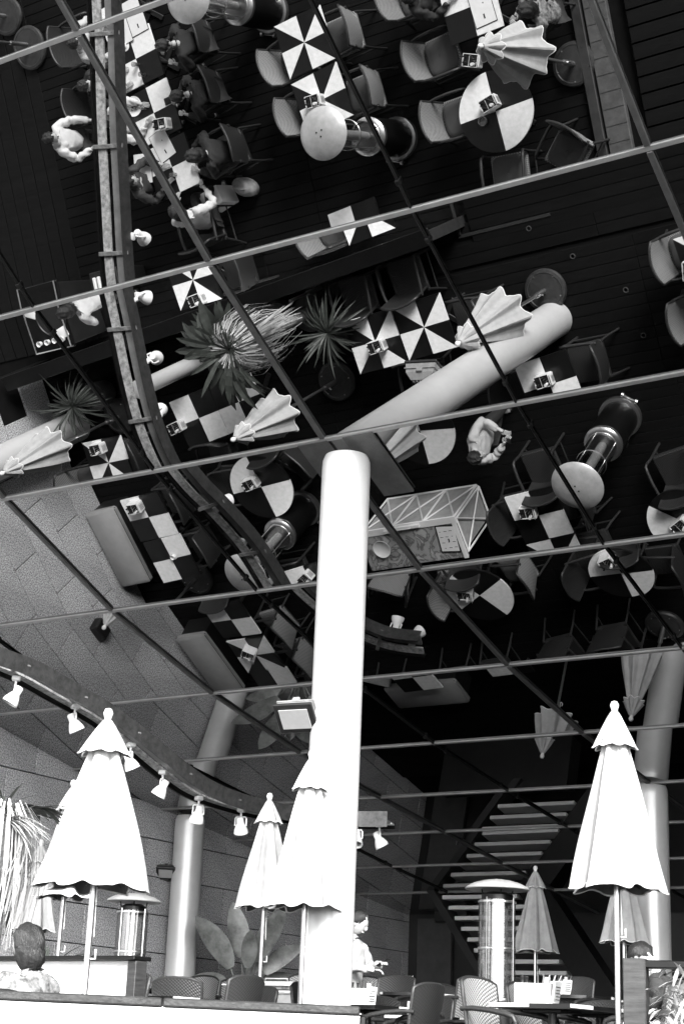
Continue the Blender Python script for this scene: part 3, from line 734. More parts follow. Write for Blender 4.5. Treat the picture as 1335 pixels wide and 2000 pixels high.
CH = [
 (-10.76, 7.67, 0, -103, 1, 'wicker armchair at the upper left side of the pinwheel tables'),
 (-10.67, 8.36, 0, -97, 1, 'wicker armchair at the lower left side of the pinwheel tables, above the heater cap'),
 (-10.02, 7.54, 0, 85, 1, 'wicker armchair at the upper right side of the pinwheel tables'),
 (-9.88, 8.33, 0, 85, 1, 'wicker armchair right of the pinwheel tables, touching the thin rib'),
 (-12.22, 7.03, 0, 81, 0, 'armchair at the top of the diners row, right side, back turned'),
 (-12.21, 7.72, 0, 79, 0, 'armchair in the middle of the diners row, right side, back turned'),
 (-12.05, 8.54, 0, 80, 0, 'armchair at the lower end of the diners row, right side, by the pale bag'),
 (-13.98, 7.35, 0, -97, 0, 'armchair left of the diners row, seen left of the overhead rail'),
 (-13.98, 6.55, 0, -97, 0, 'armchair at the upper left of the diners row, near the umbrella bases'),
 (-12.68, 9.45, 0, 172, 0, 'armchair at the foot of the diners row with curved armrests in view'),
 (-8.73, 8.16, 0, -97, 1, 'cushioned wicker armchair left of the checkered table, top right'),
 (-8.65, 8.95, 0, -93, 1, 'cushioned wicker armchair left of the round table with the ashtray'),
 (-8.94, 7.35, 0, -98, 1, 'wicker armchair at the top edge of the mirror where a dark figure sits'),
 (-8.12, 9.78, 0, 184, 1, 'cushioned armchair below the round table with the ashtray'),
 (-7.32, 9.71, 0, 41, 1, 'armchair turned away at the lower right of the round table, pale seat in view'),
 (-7.35, 7.75, 0, 85, 0, 'armchair of the woman beside the top right parasol'),
 (-10.72, 11.02, 0, -97, 1, 'wicker armchair left of the table on the second cross bar'),
 (-12.30, 11.25, 0, 90, 0, 'armchair right of the pinwheel table near the screen cap'),
 (-10.62, 11.93, 0, 180, 0, 'empty armchair above the left joined pinwheel table, curved arms forward'),
 (-9.85, 11.85, 0, 176, 0, 'empty armchair above the right joined pinwheel table, curved arms forward'),
 (-9.95, 13.20, 0, 8, 0, 'armchair tucked below the joined pinwheel tables'),
 (-9.10, 12.55, 0, 90, 0, 'armchair between the joined pinwheel tables and the column'),
 (-6.14, 12.32, 0, -94, 1, 'sunlit wicker armchair with a tall back at the right edge table, bottom of picture'),
 (-6.12, 13.08, 0, -94, 1, 'wicker armchair at the right edge, lower of the two in the mirror'),
 (-5.15, 12.75, 0, 95, 1, 'armchair whose curved arm shows under the right table, beside the parasol pole'),
 (-7.72, 13.42, 0, 89, 0, 'armchair right of the checkered table near the foot of the column'),
 (-8.62, 13.60, 0, -90, 0, 'armchair left of the checkered table, in the shade of the column'),
 (-14.95, 13.50, 0, 82, 0, 'armchair right of the far left pinwheel table'),
 (-15.95, 13.75, 0, -90, 1, 'armchair at the far left pinwheel table, under the parasol tip'),
 (-13.45, 13.75, 0, 5, 0, 'armchair below the caddy table under the fan palm'),
 (-14.77, 15.32, 0, 88, 0, 'armchair right of the pale bench tables, upper one'),
 (-14.68, 16.12, 0, 81, 0, 'armchair right of the pale bench tables, lower one, back turned'),
 (-13.62, 15.20, 0, -85, 0, 'armchair left of the round table beside the heater, near a spotlight'),
 (-12.42, 15.08, 0, 60, 0, 'armchair between the round table and the white column'),
 (-12.80, 14.55, 0, 170, 0, 'armchair above the round table left of the white column'),
 (-9.40, 16.37, 0, -95, 0, 'armchair between the pale counter and the checkered table'),
 (-8.66, 16.37, 0, 82, 0, 'armchair right of the checkered table, under the dusty heater cap'),
 (-8.90, 15.80, 0, 175, 0, 'armchair above the checkered table beside the counter'),
 (-8.55, 17.10, 0, 84, 0, 'armchair right of the pinwheel table cut by the cross bar'),
 (-7.12, 16.10, 0, 170, 0, 'armchair above the round table at the right edge of the mirror'),
 (-10.10, 14.25, 0, 165, 0, 'armchair by the round table behind the shiny column'),
 (-13.30, 16.85, 0, -90, 0, 'armchair left of the small table under the rail'),
 (-11.02, 18.75, RB, -94, 1, 'tall backed wicker chair right of the white column at the bottom'),
 (-10.02, 18.60, RB, 85, 1, 'wicker chair behind the tall backed one at the bottom centre'),
 (-12.05, 18.55, RB, 30, 1, 'wicker chair just right of the white column, low in the picture'),
 (-8.86, 18.67, RB, -95, 0, 'armchair left of the round raised table below the dusty heater cap'),
 (-7.86, 18.80, RB, 90, 0, 'armchair right of the round raised table below the dusty heater cap'),
 (-8.30, 18.10, RB, 175, 0, 'armchair above the round raised table, its arms toward the bar'),
 (-10.70, 18.15, RB, 178, 0, 'armchair above the round table right of the white column'),
 (-14.35, 19.05, RB, 80, 1, 'armchair right of the raised table just below the cross bar'),
 (-14.33, 19.75, RB, 80, 1, 'armchair right of the pinwheel table by the lower bench, upper one'),
 (-14.30, 20.45, RB, 84, 1, 'armchair right of the pinwheel table by the lower bench, lower one'),
 (-14.95, 17.95, RB, 178, 0, 'armchair above the raised tables near the granite wall'),
 (-9.07, 20.20, RB, -6, 0, 'rightmost chair of the line seen from behind on the raised terrace'),
 (-9.95, 20.32, RB, -10, 0, 'second chair from the right in the line seen from behind'),
 (-11.15, 20.62, RB, -4, 0, 'third chair from the right in the line seen from behind'),
 (-11.90, 20.72, RB, -4, 0, 'fourth chair from the right in the line seen from behind'),
 (-13.15, 20.90, RB, -3, 0, 'leftmost chair of the line seen from behind, next to the white column'),
]
for x, y, z, r_, cu, lb in CH: inst(('ch', cu), make_chair(bool(cu)), lb, low(x, y) if not z else (x, y, z), R(r_), CG)

# ---------------------------------------------------------------- spotlight rail under the canopy
RP = [(-11.06, 7.13, 4.0), (-11.18, 7.68, 4.0), (-11.37, 8.51, 4.0), (-11.54, 9.37, 4.0), (-11.68, 10.12, 4.0), (-11.78, 11.08, 4.0), (-11.89, 11.93, 4.0), (-11.93, 12.57, 3.99),
      (-11.92, 13.2, 3.88), (-11.85, 13.8, 3.74), (-11.78, 14.3, 3.55), (-11.74, 14.9, 3.33), (-11.74, 15.5, 3.18), (-11.70, 16.2, 3.12), (-11.55, 16.8, 3.09), (-11.25, 17.3, 3.08), (-10.9, 17.6, 3.08), (-10.45, 17.75, 3.08)]
RV = []
for i in range(len(RP) - 1):
    p0 = Vector(RP[max(i - 1, 0)]); p1 = Vector(RP[i]); p2 = Vector(RP[i + 1]); p3 = Vector(RP[min(i + 2, len(RP) - 1)])
    for k in range(4):
        t = k / 4; RV.append(0.5 * ((2 * p1) + (p2 - p0) * t + (2 * p0 - 5 * p1 + 4 * p2 - p3) * t * t + (3 * p1 - p0 - 3 * p2 + p3) * t ** 3))
RV.append(Vector(RP[-1]))
def rail_side(i):
    t = (RV[min(i + 1, len(RV) - 1)] - RV[max(i - 1, 0)]); t.z = 0; t.normalize(); return Vector((t.y, -t.x, 0))   # to the right (+x when going +y)
rl = thing('spotlight_rail', 'long curved twin steel rail carrying white spotlights under the mirrored ceiling', 'lighting rail')
def strip(name, m, o0, o1, z0, z1):
    rows = []
    for i, p in enumerate(RV):
        s_ = rail_side(i); a, b = p + s_ * o0, p + s_ * o1
        rows.append([(a.x, a.y, a.z + z0), (b.x, b.y, b.z + z0), (b.x, b.y, b.z + z1), (a.x, a.y, a.z + z1)])
    g = G(); g.grid(rows, closed=True); g.add(rows[0], [(0, 1, 2, 3)]); g.add(rows[-1], [(3, 2, 1, 0)]); g.build(name, m, rl)
strip('flat_bar', M['raill'], -0.150, -0.035, -0.012, 0.012)
strip('edge_strip', M['dmetal'], -0.215, -0.190, -0.05, 0.03)
strip('wide_bar', M['railw'], 0.030, 0.190, -0.014, 0.014)
strip('web', M['rail'], 0.196, 0.206, -0.075, 0.115)
for i in range(3, len(RV), 6):
    p = RV[i]; s_ = rail_side(i); an = math.atan2(s_.y, s_.x)
    g = G(); g.box((0, 0, 0), (0.42, 0.05, 0.022), bev=0.004)
    if 'cbar' not in PROTO: PROTO['cbar'] = g.mesh('cross_bar', M['raild'])
    obj('cross_bar', PROTO['cbar'], rl, (p.x, p.y, p.z + 0.026), an)

def make_spot():
    root = thing('spotlight', '', 'spotlight')
    g = G(); g.box((0, 0, -0.02), (0.07, 0.07, 0.04), bev=0.006); g.tube([(0, 0, -0.03), (0, 0, -0.09)], 0.010, 8)
    g.tube([(-0.055, 0.0, -0.17), (-0.055, 0, -0.10), (-0.045, 0, -0.085), (0.045, 0, -0.085), (0.055, 0, -0.10), (0.055, 0, -0.17)], 0.008, 6); g.build('bracket', M['spot'], root, 40)
    mt = Matrix.Rotation(R(28), 3, 'X')
    g = G(); g.lathe([(0.026, 0.085), (0.034, 0.075), (0.036, 0.02), (0.050, -0.005), (0.066, -0.045), (0.070, -0.075), (0.062, -0.078), (0.055, -0.045)], 24, (0, 0, -0.165), mt); h = g.build('lamp_head', M['spot'], root, 40)
    g = G(); g.lathe([(0.0, -0.052), (0.055, -0.052), (0.055, -0.058), (0.0, -0.062)], 20, (0, 0, -0.165), mt); g.build('lens', M['lens'], h, 40)
    return root
SPO = [(-11.42, 9.77, 3.95, 20, 'spotlight beside the rail over the diners, upper one in the mirror'), (-11.60, 11.02, 3.95, -30, 'spotlight half behind the rail below the second cross bar in the mirror'),
       (-11.69, 11.75, 3.95, 60, 'spotlight over the screen cap in the mirror'), (-11.88, 12.42, 3.93, 130, 'first hanging spotlight of the rail from the left edge of the picture'),
       (-11.95, 13.45, 3.84, -35, 'second hanging spotlight from the left edge, lens facing out'), (-11.80, 14.26, 3.55, -30, 'third hanging spotlight, just right of the large left parasol'),
       (-11.80, 14.87, 3.34, 110, 'fourth hanging spotlight from the left, pointing down left'), (-11.80, 15.58, 3.15, 60, 'fifth hanging spotlight, below the lowest bend of the rail'),
       (-11.66, 16.25, 3.10, 20, 'sixth hanging spotlight, above the slim parasol'), (-10.79, 17.50, 3.08, 200, 'spotlight just right of the white column, partly hidden by it'), (-10.60, 17.72, 3.08, -50, 'last spotlight at the right end of the rail')]
for x, y, z, r_, lb in SPO: inst('spot', make_spot, lb, (x, y, z), R(r_), 'white spotlights on the curved rail', (1.25, 1.25, 1.25))

# ---------------------------------------------------------------- floodlights on the columns
def make_flood(k=1.0):
    def mk():
        root = thing('floodlight', '', 'floodlight')
        mt = Matrix.Rotation(R(-48), 3, 'X')
        def T(v): return mt @ Vector(v) * k
        def bx(g, c, d, bev=0.0):
            g2 = G(); g2.box(c, d, bev=bev); g.add([T(v) for v in g2.v], g2.f)
        g = G()
        for z0, z1, w0, d0, w1, d1 in ((-.02, .09, .37, .28, .34, .24), (.09, .17, .34, .24, .22, .16)):
            g.add([T((sx_ * w0 / 2, sy_ * d0 / 2, z0)) for sx_, sy_ in ((-1, -1), (1, -1), (1, 1), (-1, 1))] + [T((sx_ * w1 / 2, sy_ * d1 / 2, z1)) for sx_, sy_ in ((-1, -1), (1, -1), (1, 1), (-1, 1))], [(3, 2, 1, 0), (4, 5, 6, 7), (0, 1, 5, 4), (1, 2, 6, 5), (2, 3, 7, 6), (3, 0, 4, 7)])
        bd = g.build('housing', M['fgrey'] if k > .8 else M['black'], root)
        g = G(); bx(g, (0, 0, 0.045), (0.385, 0.29, 0.016), 0.004); bx(g, (0, -.14, .07), (.07, .03, .05), .006); g.build('clasp', M['fgrey'] if k > .8 else M['black'], root)
        g = G(); bx(g, (0, 0, -0.030), (0.40, 0.31, 0.035), 0.008); g.build('frame', M['black'], root)
        g = G(); bx(g, (0, 0, -0.056), (0.29, 0.20, 0.012)); g.build('glass', M['lamp'], root)
        g = G()
        for q in range(5): bx(g, (-0.08 + q * .04, 0, 0.178), (0.010, 0.14, 0.016))
        g.build('cooling_fin', M['fgrey'] if k > .8 else M['black'], bd)['kind'] = 'stuff'
        g = G(); g.tube([(0.05 * k, .08 * k, 0.04), (0.13 * k, 0.17 * k, 0.02), (0.20 * k, 0.20 * k, 0.0)], 0.022, 8); g.build('bracket', M['black'], root, 40)
        return root
    return mk
inst('fl1', make_flood(1.0), 'square floodlight with a pale body on the left side of the central column', (-8.48, 12.62, 3.30), R(8), 'floodlights on columns')
inst('fl2', make_flood(0.75), 'small black floodlight with a lit looking glass on the column by the granite wall', (-16.50, 21.05, 2.98), R(33), 'floodlights on columns')
inst('fl2', None, 'small black floodlight on the far right column, behind the parasol', (-8.66, 20.86, 2.9), R(33), 'floodlights on columns')
g = G(); g.box((WX + 0.07, 17.75, 1.95), (0.16, 0.30, 0.24), bev=0.02); o = g.build('wall_lamp', M['black']); tag(o, 'small black box fixed to the granite wall, seen in the mirror', 'wall lamp')

# ---------------------------------------------------------------- benches, counter, chest, station
def make_bench(L=1.35, back=False):
    def mk():
        root = thing('upholstered_bench', '', 'bench')
        g = G(); g.box((0, 0, 0.18), (0.52, L - 0.08, 0.36), bev=0.01); g.build('base', M['black'], root)
        g = G(); g.box((0, 0, 0.43), (0.60, L, 0.14), bev=0.035); g.build('seat_pad', M['vinyl'], root, 40)
        g = G(); g.tube([(-.30, -L / 2 + .02, .44), (.30, -L / 2 + .02, .44)], 0.008, 6); g.tube([(.298, -L / 2 + .03, .47), (.298, L / 2 - .03, .47)], 0.006, 6); g.build('piping', M['grey'], root)
        return root
    return mk
inst('bn', make_bench(), 'pale upholstered bench against the granite wall, upper one in the mirror', (-16.25, 15.98, 0), R(-3), 'pale upholstered benches')
inst('bn', None, 'pale upholstered bench against the granite wall, lower one beside the pinwheel table', (-16.10, 19.78, RB), R(-2), 'pale upholstered benches')
inst('bn', None, 'pale upholstered bench at the far back, right of the white column low in the mirror', (-13.22, 22.45, RB), R(90), 'pale upholstered benches')
inst('bn2', make_bench(1.3), 'low bench cushion seen edge on at the back of the raised terrace', (-15.6, 22.2, RB), R(88), 'pale upholstered benches')

ct = thing('host_counter', 'host counter with a marble front top and white lattice sides, a menu board on it', 'counter', (-10.87, 16.36, 0), R(0))
g = G(); g.box((0, 0, 0.5), (1.42, 0.52, 1.0), bev=0.01); g.build('carcass', M['lat'], ct)
g = G(); g.box((0, 0.02, 1.02), (1.52, 0.60, 0.035), bev=0.006); g.build('marble_top', M['marble'], ct)
g = G(); g.box((0, -0.27, 1.045), (1.56, 0.10, 0.012), bev=0.004); g.box((0.73, 0.02, 1.046), (0.07, 0.62, 0.014), bev=0.004); g.build('trim', M['white'], ct)
def xframe(g, o, u, v, wd, ht, n, m_=0.035):
    o, u, v = Vector(o), Vector(u), Vector(v)
    def bar(a, b, w_=m_):
        a = o + u * a[0] + v * a[1]; b = o + u * b[0] + v * b[1]; g.tube([a, b], w_ / 2, 4)
    st_ = wd / n
    for k in range(n + 1): bar((k * st_, 0), (k * st_, ht))
    for t in (0, ht): bar((0, t), (wd, t))
    for k in range(n):
        bar((k * st_, 0), ((k + 1) * st_, ht), m_ * .8); bar(((k + 1) * st_, 0), (k * st_, ht), m_ * .8)
g = G(); xframe(g, (0.745, -0.25, 0.05), (0, 1, 0), (0, 0, 1), 0.52, 0.92, 1); g.build('lattice_side', M['white'], ct)
g = G(); xframe(g, (-0.72, -0.275, 0.05), (1, 0, 0), (0, 0, 1), 1.44, 0.92, 3); g.build('lattice_back', M['white'], ct)
g = G(); g.box((0.56, 0.0, 1.046), (0.30, 0.42, 0.012), rz=R(6), bev=0.002); mb = g.build('menu_board', M['black'], ct)
g = G(); g.box((0.56, 0.0, 1.054), (0.26, 0.38, 0.004), rz=R(6)); g.build('sheet', M['paper'], mb)
g = G()
for r_ in range(4):
    for q in range(3): g.box((0.48 + q * .08, -0.12 + r_ * .085, 1.0575), (0.045 if (r_ + q) % 3 else 0.02, 0.008, 0.001), rz=R(6))
g.box((0.57, 0.02, 1.0575), (0.05, 0.02, 0.001), rz=R(96)); g.build('print', M['ink'], mb)['kind'] = 'stuff'
g = G(); g.lathe([(0.0, 0.0), (0.10, 0.002), (0.13, 0.03), (0.135, 0.045), (0.128, 0.045), (0.09, 0.012), (0.0, 0.01)], 24, (-0.45, -0.02, 1.04)); o = g.build('bowl', M['plate'], None, 40)
o.location = ct.location; tag(o, 'white bowl standing on the marble host counter', 'bowl')
g = G(); g.box((-0.05, -0.27, 1.07), (0.55, 0.05, 0.035), bev=0.006); g.tube([(-.2, -.27, 1.10), (-.2, -.27, 1.12), (.1, -.27, 1.12), (.1, -.27, 1.10)], 0.006, 6); g.build('drawer_rail', M['white'], ct)

sx, sy, _ = low(-15.42, 10.62)
ws = thing('service_station', 'long waiter service station with tray rail, crockery and cups at the left edge', 'service station', (sx, sy + .05, FL))
g = G(); g.box((0, 0, .44), (.66, 2.05, .86), bev=.01); g.build('cabinet', M['wall_dark'], ws)
g = G(); g.box((0, 0, .885), (.72, 2.12, .03), bev=.006); g.build('top', M['dmetal'], ws)
g = G(); g.tube([(-.34, 1.04, .96), (.34, 1.04, .96), (.34, -1.04, .96), (-.34, -1.04, .96), (-.34, 1.04, .96)], .012, 8)
for a_ in ((-.34, 1.04), (.34, 1.04), (.34, -1.04), (-.34, -1.04), (.34, 0), (-.34, 0)): g.tube([(a_[0], a_[1], .9), (a_[0], a_[1], .96)], .010, 6)
g.build('tray_rail', M['steel'], ws, 50)
def small(name, fn, m_, label, cat, loc, rz=0, group=None, smooth=40):
    g = G(); fn(g); o = g.build(name, m_, None, smooth); o.location = loc; o.rotation_euler[2] = rz; tag(o, label, cat, group); return o
zt = FL + .902
small('tray', lambda g: g.lathe([(0, 0), (.27, 0), (.285, .018), (.278, .018), (.265, .006), (0, .006)], 40), M['black'], 'large round black tray on the service station', 'tray', (sx + .10, sy + .62, zt))
small('dish', lambda g: g.box((0, 0, .012), (.22, .34, .02), bev=.009), M['plate'], 'long white oval platter at the left of the service station', 'platter', (sx - .22, sy + .40, zt), R(25))
for i, (dx, dy) in enumerate(((-.2, -.62), (-.05, -.50))):
    small('glass_dish', lambda g: (g.box((0, 0, .03), (.2, .15, .05), bev=.015)), M['plate'], ['upper of two square white dishes on the service station', 'lower of two square white dishes on the service station'][i], 'dish', (sx + dx, sy + dy, zt), R(10), 'square dishes')
for i in range(4):
    small('cup', lambda g: g.lathe([(.02, 0), (.035, .01), (.042, .07), (.038, .07), (.03, .012), (0, .01)], 18), M['plate'], ['cup at the left end of the cup row', 'second cup from the left in the cup row', 'second cup from the right in the cup row', 'cup at the right end of the cup row'][i] + ' on the service station', 'cup', (sx - .24 + i * .15, sy + .96, zt), 0, 'cups on the service station')
small('folded_cloth', lambda g: g.box((0, 0, .02), (.26, .16, .035), bev=.012), M['napkin'], 'folded white cloth at the lower right corner of the service station', 'cloth', (sx + .2, sy + .88, zt), R(-14))
g = G(); g.box((0, 0, .35), (.5, .42, .7), bev=.01); o = g.build('crate_rack', M['wall_dark'], None); o.location = (sx + 1.05, sy - .78, FL); tag(o, 'dark low rack holding folded napkins beside the service station', 'rack')
g = G()
for k in range(5): g.box((-.16 + .08 * k, 0, .715), (.05, .26, .05), bev=.012)
g.build('napkin_stack', M['napkin'], o)

# slim steel tube standing by the palm
g = G(); g.tube([(0, 0, 0), (0, 0, 1.95)], 0.115, 24); g.lathe([(.128, 1.90), (.132, 1.92), (.132, 1.97), (.11, 1.98)], 24)
o = g.build('steel_tube', M['col'], None, 40); o.location = (-13.40, 12.33, 0); tag(o, 'upright brushed steel tube beside the palm, running behind the rail in the mirror', 'post')
# recessed floor lights
FLR = [(-7.75, 12.13), (-7.18, 12.69), (-7.10, 13.30), (-8.23, 11.66)]
for i, (x, y) in enumerate(FLR):
    t_ = thing('floor_light', ['small ring floor light right of the umbrella base', 'small ring floor light midway along the bare deck', 'small ring floor light lowest on the bare deck at right', 'small ring floor light nearest the cross bar on the deck'][i], 'floor light', (x, y, 0), 0, 'round floor lights')
    g = G(); g.lathe([(.034, -.01), (.036, .004), (.026, .005), (.024, -.002)], 20); g.build('ring', M['grey'], t_, 30)
    g = G(); g.lathe([(0, -.006), (.024, -.006), (.024, -.002), (0, -.002)], 16); g.build('lens', M['lens'], t_, 30)

# ---------------------------------------------------------------- things on the tables
def make_caddy():
    root = thing('condiment_caddy', '', 'caddy')
    g = G(); w_, d_, h_ = .21, .16, .15
    for c, d in (((0, 0, .006), (w_, d_, .012)), ((0, -d_ / 2, h_ / 2), (w_, .008, h_)), ((0, d_ / 2, h_ / 2), (w_, .008, h_)), ((-w_ / 2, 0, h_ / 2 + .001), (.008, d_ - .01, h_)), ((w_ / 2, 0, h_ / 2 + .001), (.008, d_ - .01, h_)), ((-.02, 0, h_ / 2 - .004), (.006, d_ - .012, h_ - .02))): g.box(c, d)
    g.build('tray', M['box'], root)
    g = G(); g.box((0.0, 0, .075), (w_ - .014, d_ - .014, .12)); g.build('dark_fill', M['black'], root)  # solid black block for the dark inside of the open tray
    g = G()
    for x, y in ((-.07, -.04), (-.065, .035)): g.lathe([(.022, .01), (.024, .12), (.012, .155), (.010, .185), (.013, .19), (.013, .205), (0, .206)], 14, (x, y, 0))
    g.build('bottle', M['black'], root, 40)
    g = G()
    for k in range(5): g.tube([(.02 + .015 * k, -.03 + .014 * k, .02), (.03 + .028 * k, -.06 + .03 * k, .215)], .005, 5)
    g.build('cutlery', M['steel'], root)
    g = G(); g.tube([(.05, .04, .02), (.055, .05, .2)], .022, 10); g.build('napkin_roll', M['napkin'], root, 40)
    g = G(); g.box((.125, 0, .085), (.012, .15, .165), ry=R(8), bev=.002); c_ = g.build('menu_card', M['paper'], root)
    g = G()
    for k in range(5): g.box((.134 + .001 * k, 0, .04 + .022 * k), (.002, .10 - .02 * (k % 2), .007), ry=R(8))
    g.build('print', M['ink'], c_)['kind'] = 'stuff'
    return root
CAD = [(-13.05, 7.92, FL, 5, 'caddy in the middle of the diners row'), (-10.62, 8.24, FL, 0, 'caddy just above the white heater cap on the pinwheel table'), (-8.21, 8.90, FL, -15, 'caddy in the centre of the round table with the ashtray'),
       (-8.33, 8.33, FL, 20, 'caddy half under the tip of the top right parasol'), (-13.10, 11.48, FL, -5, 'caddy on the pinwheel table beside the screen cap'), (-10.35, 12.60, 0, -5, 'caddy on the joined pinwheel tables'),
       (-13.83, 13.13, 0, -10, 'caddy at the left end of the checkered tables under the fan palm'), (-15.33, 13.22, 0, 0, 'caddy on the far left pinwheel table'), (-8.20, 13.47, 0, -5, 'caddy on the checkered table by the column foot'),
       (-15.29, 15.20, 0, 0, 'caddy on the pair of tables by the upper pale bench'), (-13.12, 15.12, 0, -10, 'caddy on the round table left of the white column'), (-9.14, 16.23, 0, 5, 'caddy on the table between counter and dusty heater cap'),
       (-7.16, 16.72, 0, -30, 'caddy on the round table at the right edge'), (-8.46, 18.36, RB, -20, 'caddy on the round raised table crossed by the thin rib'), (-14.89, 19.28, RB, 40, 'caddy on the pinwheel table by the lower pale bench'),
       (-12.88, 16.75, 0, -30, 'caddy on the small table under the rail'), (-5.98, 12.52, 0, 10, 'large white looking caddy on the table at the bottom right'), (-10.75, 18.62, RB, 15, 'caddy on the round table right of the white column')]
for x, y, z, r_, lb in CAD: inst('cad', make_caddy, lb, (x, y, z + .7535), R(r_), 'condiment caddies on the tables', (0.95, 0.95, 1.0) if 'large' not in lb else (1.35, 1.35, 1.1))
def make_menu():
    root = thing('menu', '', 'menu')
    g = G(); g.box((0, 0, .004), (.30, .42, .007), bev=.001); g.build('cover', M['black'], root)
    g = G(); g.box((0, 0, .009), (.285, .405, .003)); g.build('page', M['paper'], root)
    g = G(); g.box((0, .10, .0112), (.02, .06, .0008)); g.box((.03, -.06, .0112), (.012, .018, .0008)); g.build('print', M['ink'], root)['kind'] = 'stuff'
    return root
TZL = FL + .7535
MEN = [(-13.55, 8.40, 8, 'open menu lying left of the overhead rib at the end of the diners row'), (-13.16, 8.18, -18, 'open menu on the right side of the diners last table'), (-13.17, 6.42, -8, 'menu at the top end of the diners row by the cross bar'),
       (-13.45, 6.50, -8, 'menu lying beside the one at the top end of the diners row'), (-8.10, 7.74, -6, 'menu lying on the checkered table at the top right')]
for x, y, r_, lb in MEN: inst('menu', make_menu, lb, (x, y, TZL + (0.012 if 'beside' in lb else 0)), R(r_), 'menus on the tables')
small('saucer_cup', lambda g: g.lathe([(0, 0), (.05, .0), (.075, .012), (.07, .014), (.035, .01), (.035, .05), (.03, .05), (.028, .02), (0, .02)], 28), M['plate'], 'coffee cup on a saucer near the top of the diners row', 'cup', (-13.44, 6.72, TZL))
small('saucer_cup', lambda g: g.lathe([(0, 0), (.04, .0), (.055, .012), (.05, .014), (.035, .01), (.038, .06), (.033, .06), (.028, .02), (0, .02)], 28), M['plate'], 'espresso cup on the lower table by the upper pale bench', 'cup', (-15.05, 16.13, .7535))
small('ashtray', lambda g: g.lathe([(0, 0), (.055, 0), (.062, .035), (.048, .037), (.042, .012), (0, .010)], 28), M['lens'], 'small glass ashtray on the round table at the top right', 'ashtray', (-8.37, 9.07, TZL))
for i, (x, y) in enumerate(((-13.50, 7.55), (-13.72, 7.72))):
    p_ = thing('dinner_plate', ['dinner plate with food, right of the rail', 'dinner plate beside the rib, nearer the rail'][i] + ' in the diners row', 'plate', (x, y, TZL), i * 1.1, 'dinner plates')
    g = G(); g.lathe([(0, 0), (.09, 0), (.14, .018), (.138, .022), (.088, .006), (0, .006)], 36); g.build('plate', M['plate'], p_, 40)
    g = G(); rg = random.Random(i)
    for k in range(14): g.box((rg.uniform(-.06, .06), rg.uniform(-.05, .05), .018), (.04, .025, .02), rz=rg.uniform(0, 3), bev=.006)
    g.build('food', M['food'], p_)['kind'] = 'stuff'
small('bottle', lambda g: g.lathe([(.028, 0), (.03, .1), (.014, .14), (.012, .18), (0, .182)], 18), M['glass'], 'small clear bottle between the plates in the diners row', 'bottle', (-13.32, 7.62, TZL))
small('bill_tray', lambda g: (g.box((0, 0, .006), (.16, .10, .012), bev=.003), g.box((0, 0, .014), (.13, .03, .004))), M['black'], 'small black bill tray on a white square in the diners row', 'tray', (-12.90, 7.62, TZL), R(-5))
small('smartphone', lambda g: g.box((0, 0, .005), (.075, .15, .009), bev=.003), M['black'], 'dark phone lying on a black square near the cup', 'phone', (-13.60, 6.85, TZL), R(12))
for i, (x, y) in enumerate(((-13.30, 7.02), (-13.22, 7.18), (-13.05, 8.62))):
    small('drinking_glass', lambda g: g.lathe([(0, 0), (.028, 0), (.036, .11), (.033, .11), (.026, .008), (0, .008)], 20), M['glass'], ['upper drinking glass on a white square of the diners row', 'lower drinking glass on a white square of the diners row', 'drinking glass near the foot of the diners row'][i], 'glass', (x, y, TZL), 0, 'drinking glasses')
small('bag', lambda g: (g.lathe([(.10, 0), (.19, .05), (.20, .18), (.14, .27), (.05, .29), (0, .28)], 14, (0, 0, 0), Matrix.Scale(.65, 3, Vector((0, 1, 0)))), g.tube([(-.1, 0, .24), (-.06, .02, .36), (.06, .02, .36), (.1, 0, .24)], .012, 6)), M['bag'], 'crumpled pale bag on the deck at the end of the diners row', 'bag', (-12.36, 8.95, FL), R(30), None, 60)
pc = small('paper_bag', lambda g: g.box((0, 0, .22), (.34, .26, .44), bev=.01), M['paper'], 'white paper shopping bag beside the diner at the foot of the row', 'shopping bag', (-12.78, 9.02, FL), R(-14))

# ---------------------------------------------------------------- plants
rngp = random.Random(11)
pm_ = thing('palm_tree', 'palm with a skirt of pale hanging dry fronds at the left edge', 'palm', (-11.48, 12.02, 0))
g = G(); g.tube([(0, 0, .3), (.02, .01, 1.2), (0.0, 0, 2.35)], [.085, .075, .085], 14); g.build('trunk', M['trunk'], pm_, 50)
g = G(); g.lathe([(.20, 0), (.27, .36), (.26, .38), (.24, .33), (0, .33)], 24); g.build('pot', M['pot'], pm_, 40)
for k in range(9):      # arching broad blades, most of them on the shaded side
    a = 1.3 + 2.9 * k / 8 + rngp.uniform(-.25, .25); el = rngp.uniform(-.05, .7); g = G()
    d = Vector((math.cos(a) * math.cos(el), math.sin(a) * math.cos(el), math.sin(el))); st0 = Vector((0, 0, 2.40)); e_ = st0 + d * rngp.uniform(.15, .32); g.tube([st0, e_], .008, 5)
    sd_ = d.cross(Vector((0, 0, 1))).normalized()
    for q in range(5):
        u = (q - 2) / 2 + rngp.uniform(-.12, .12); dd = (d * math.cos(u * .55) + sd_ * math.sin(u * .55)).normalized()
        leaf(g, e_ + sd_ * u * .02, dd, rngp.uniform(.26, .62), rngp.uniform(.05, .13), rngp.uniform(.4, 1.6), 5, rngp.uniform(0, .4))
    g.build('fan_leaf', M['leafl'], pm_)['kind'] = 'stuff'
g = G()
for k in range(46):
    a = rngp.uniform(0, 2 * PI); el = rngp.uniform(.0, 1.2)
    leaf(g, (0, 0, 2.46), (math.cos(a) * math.cos(el), math.sin(a) * math.cos(el), math.sin(el)), rngp.uniform(.18, .5), rngp.uniform(.015, .04), rngp.uniform(.5, 2.0), 5)
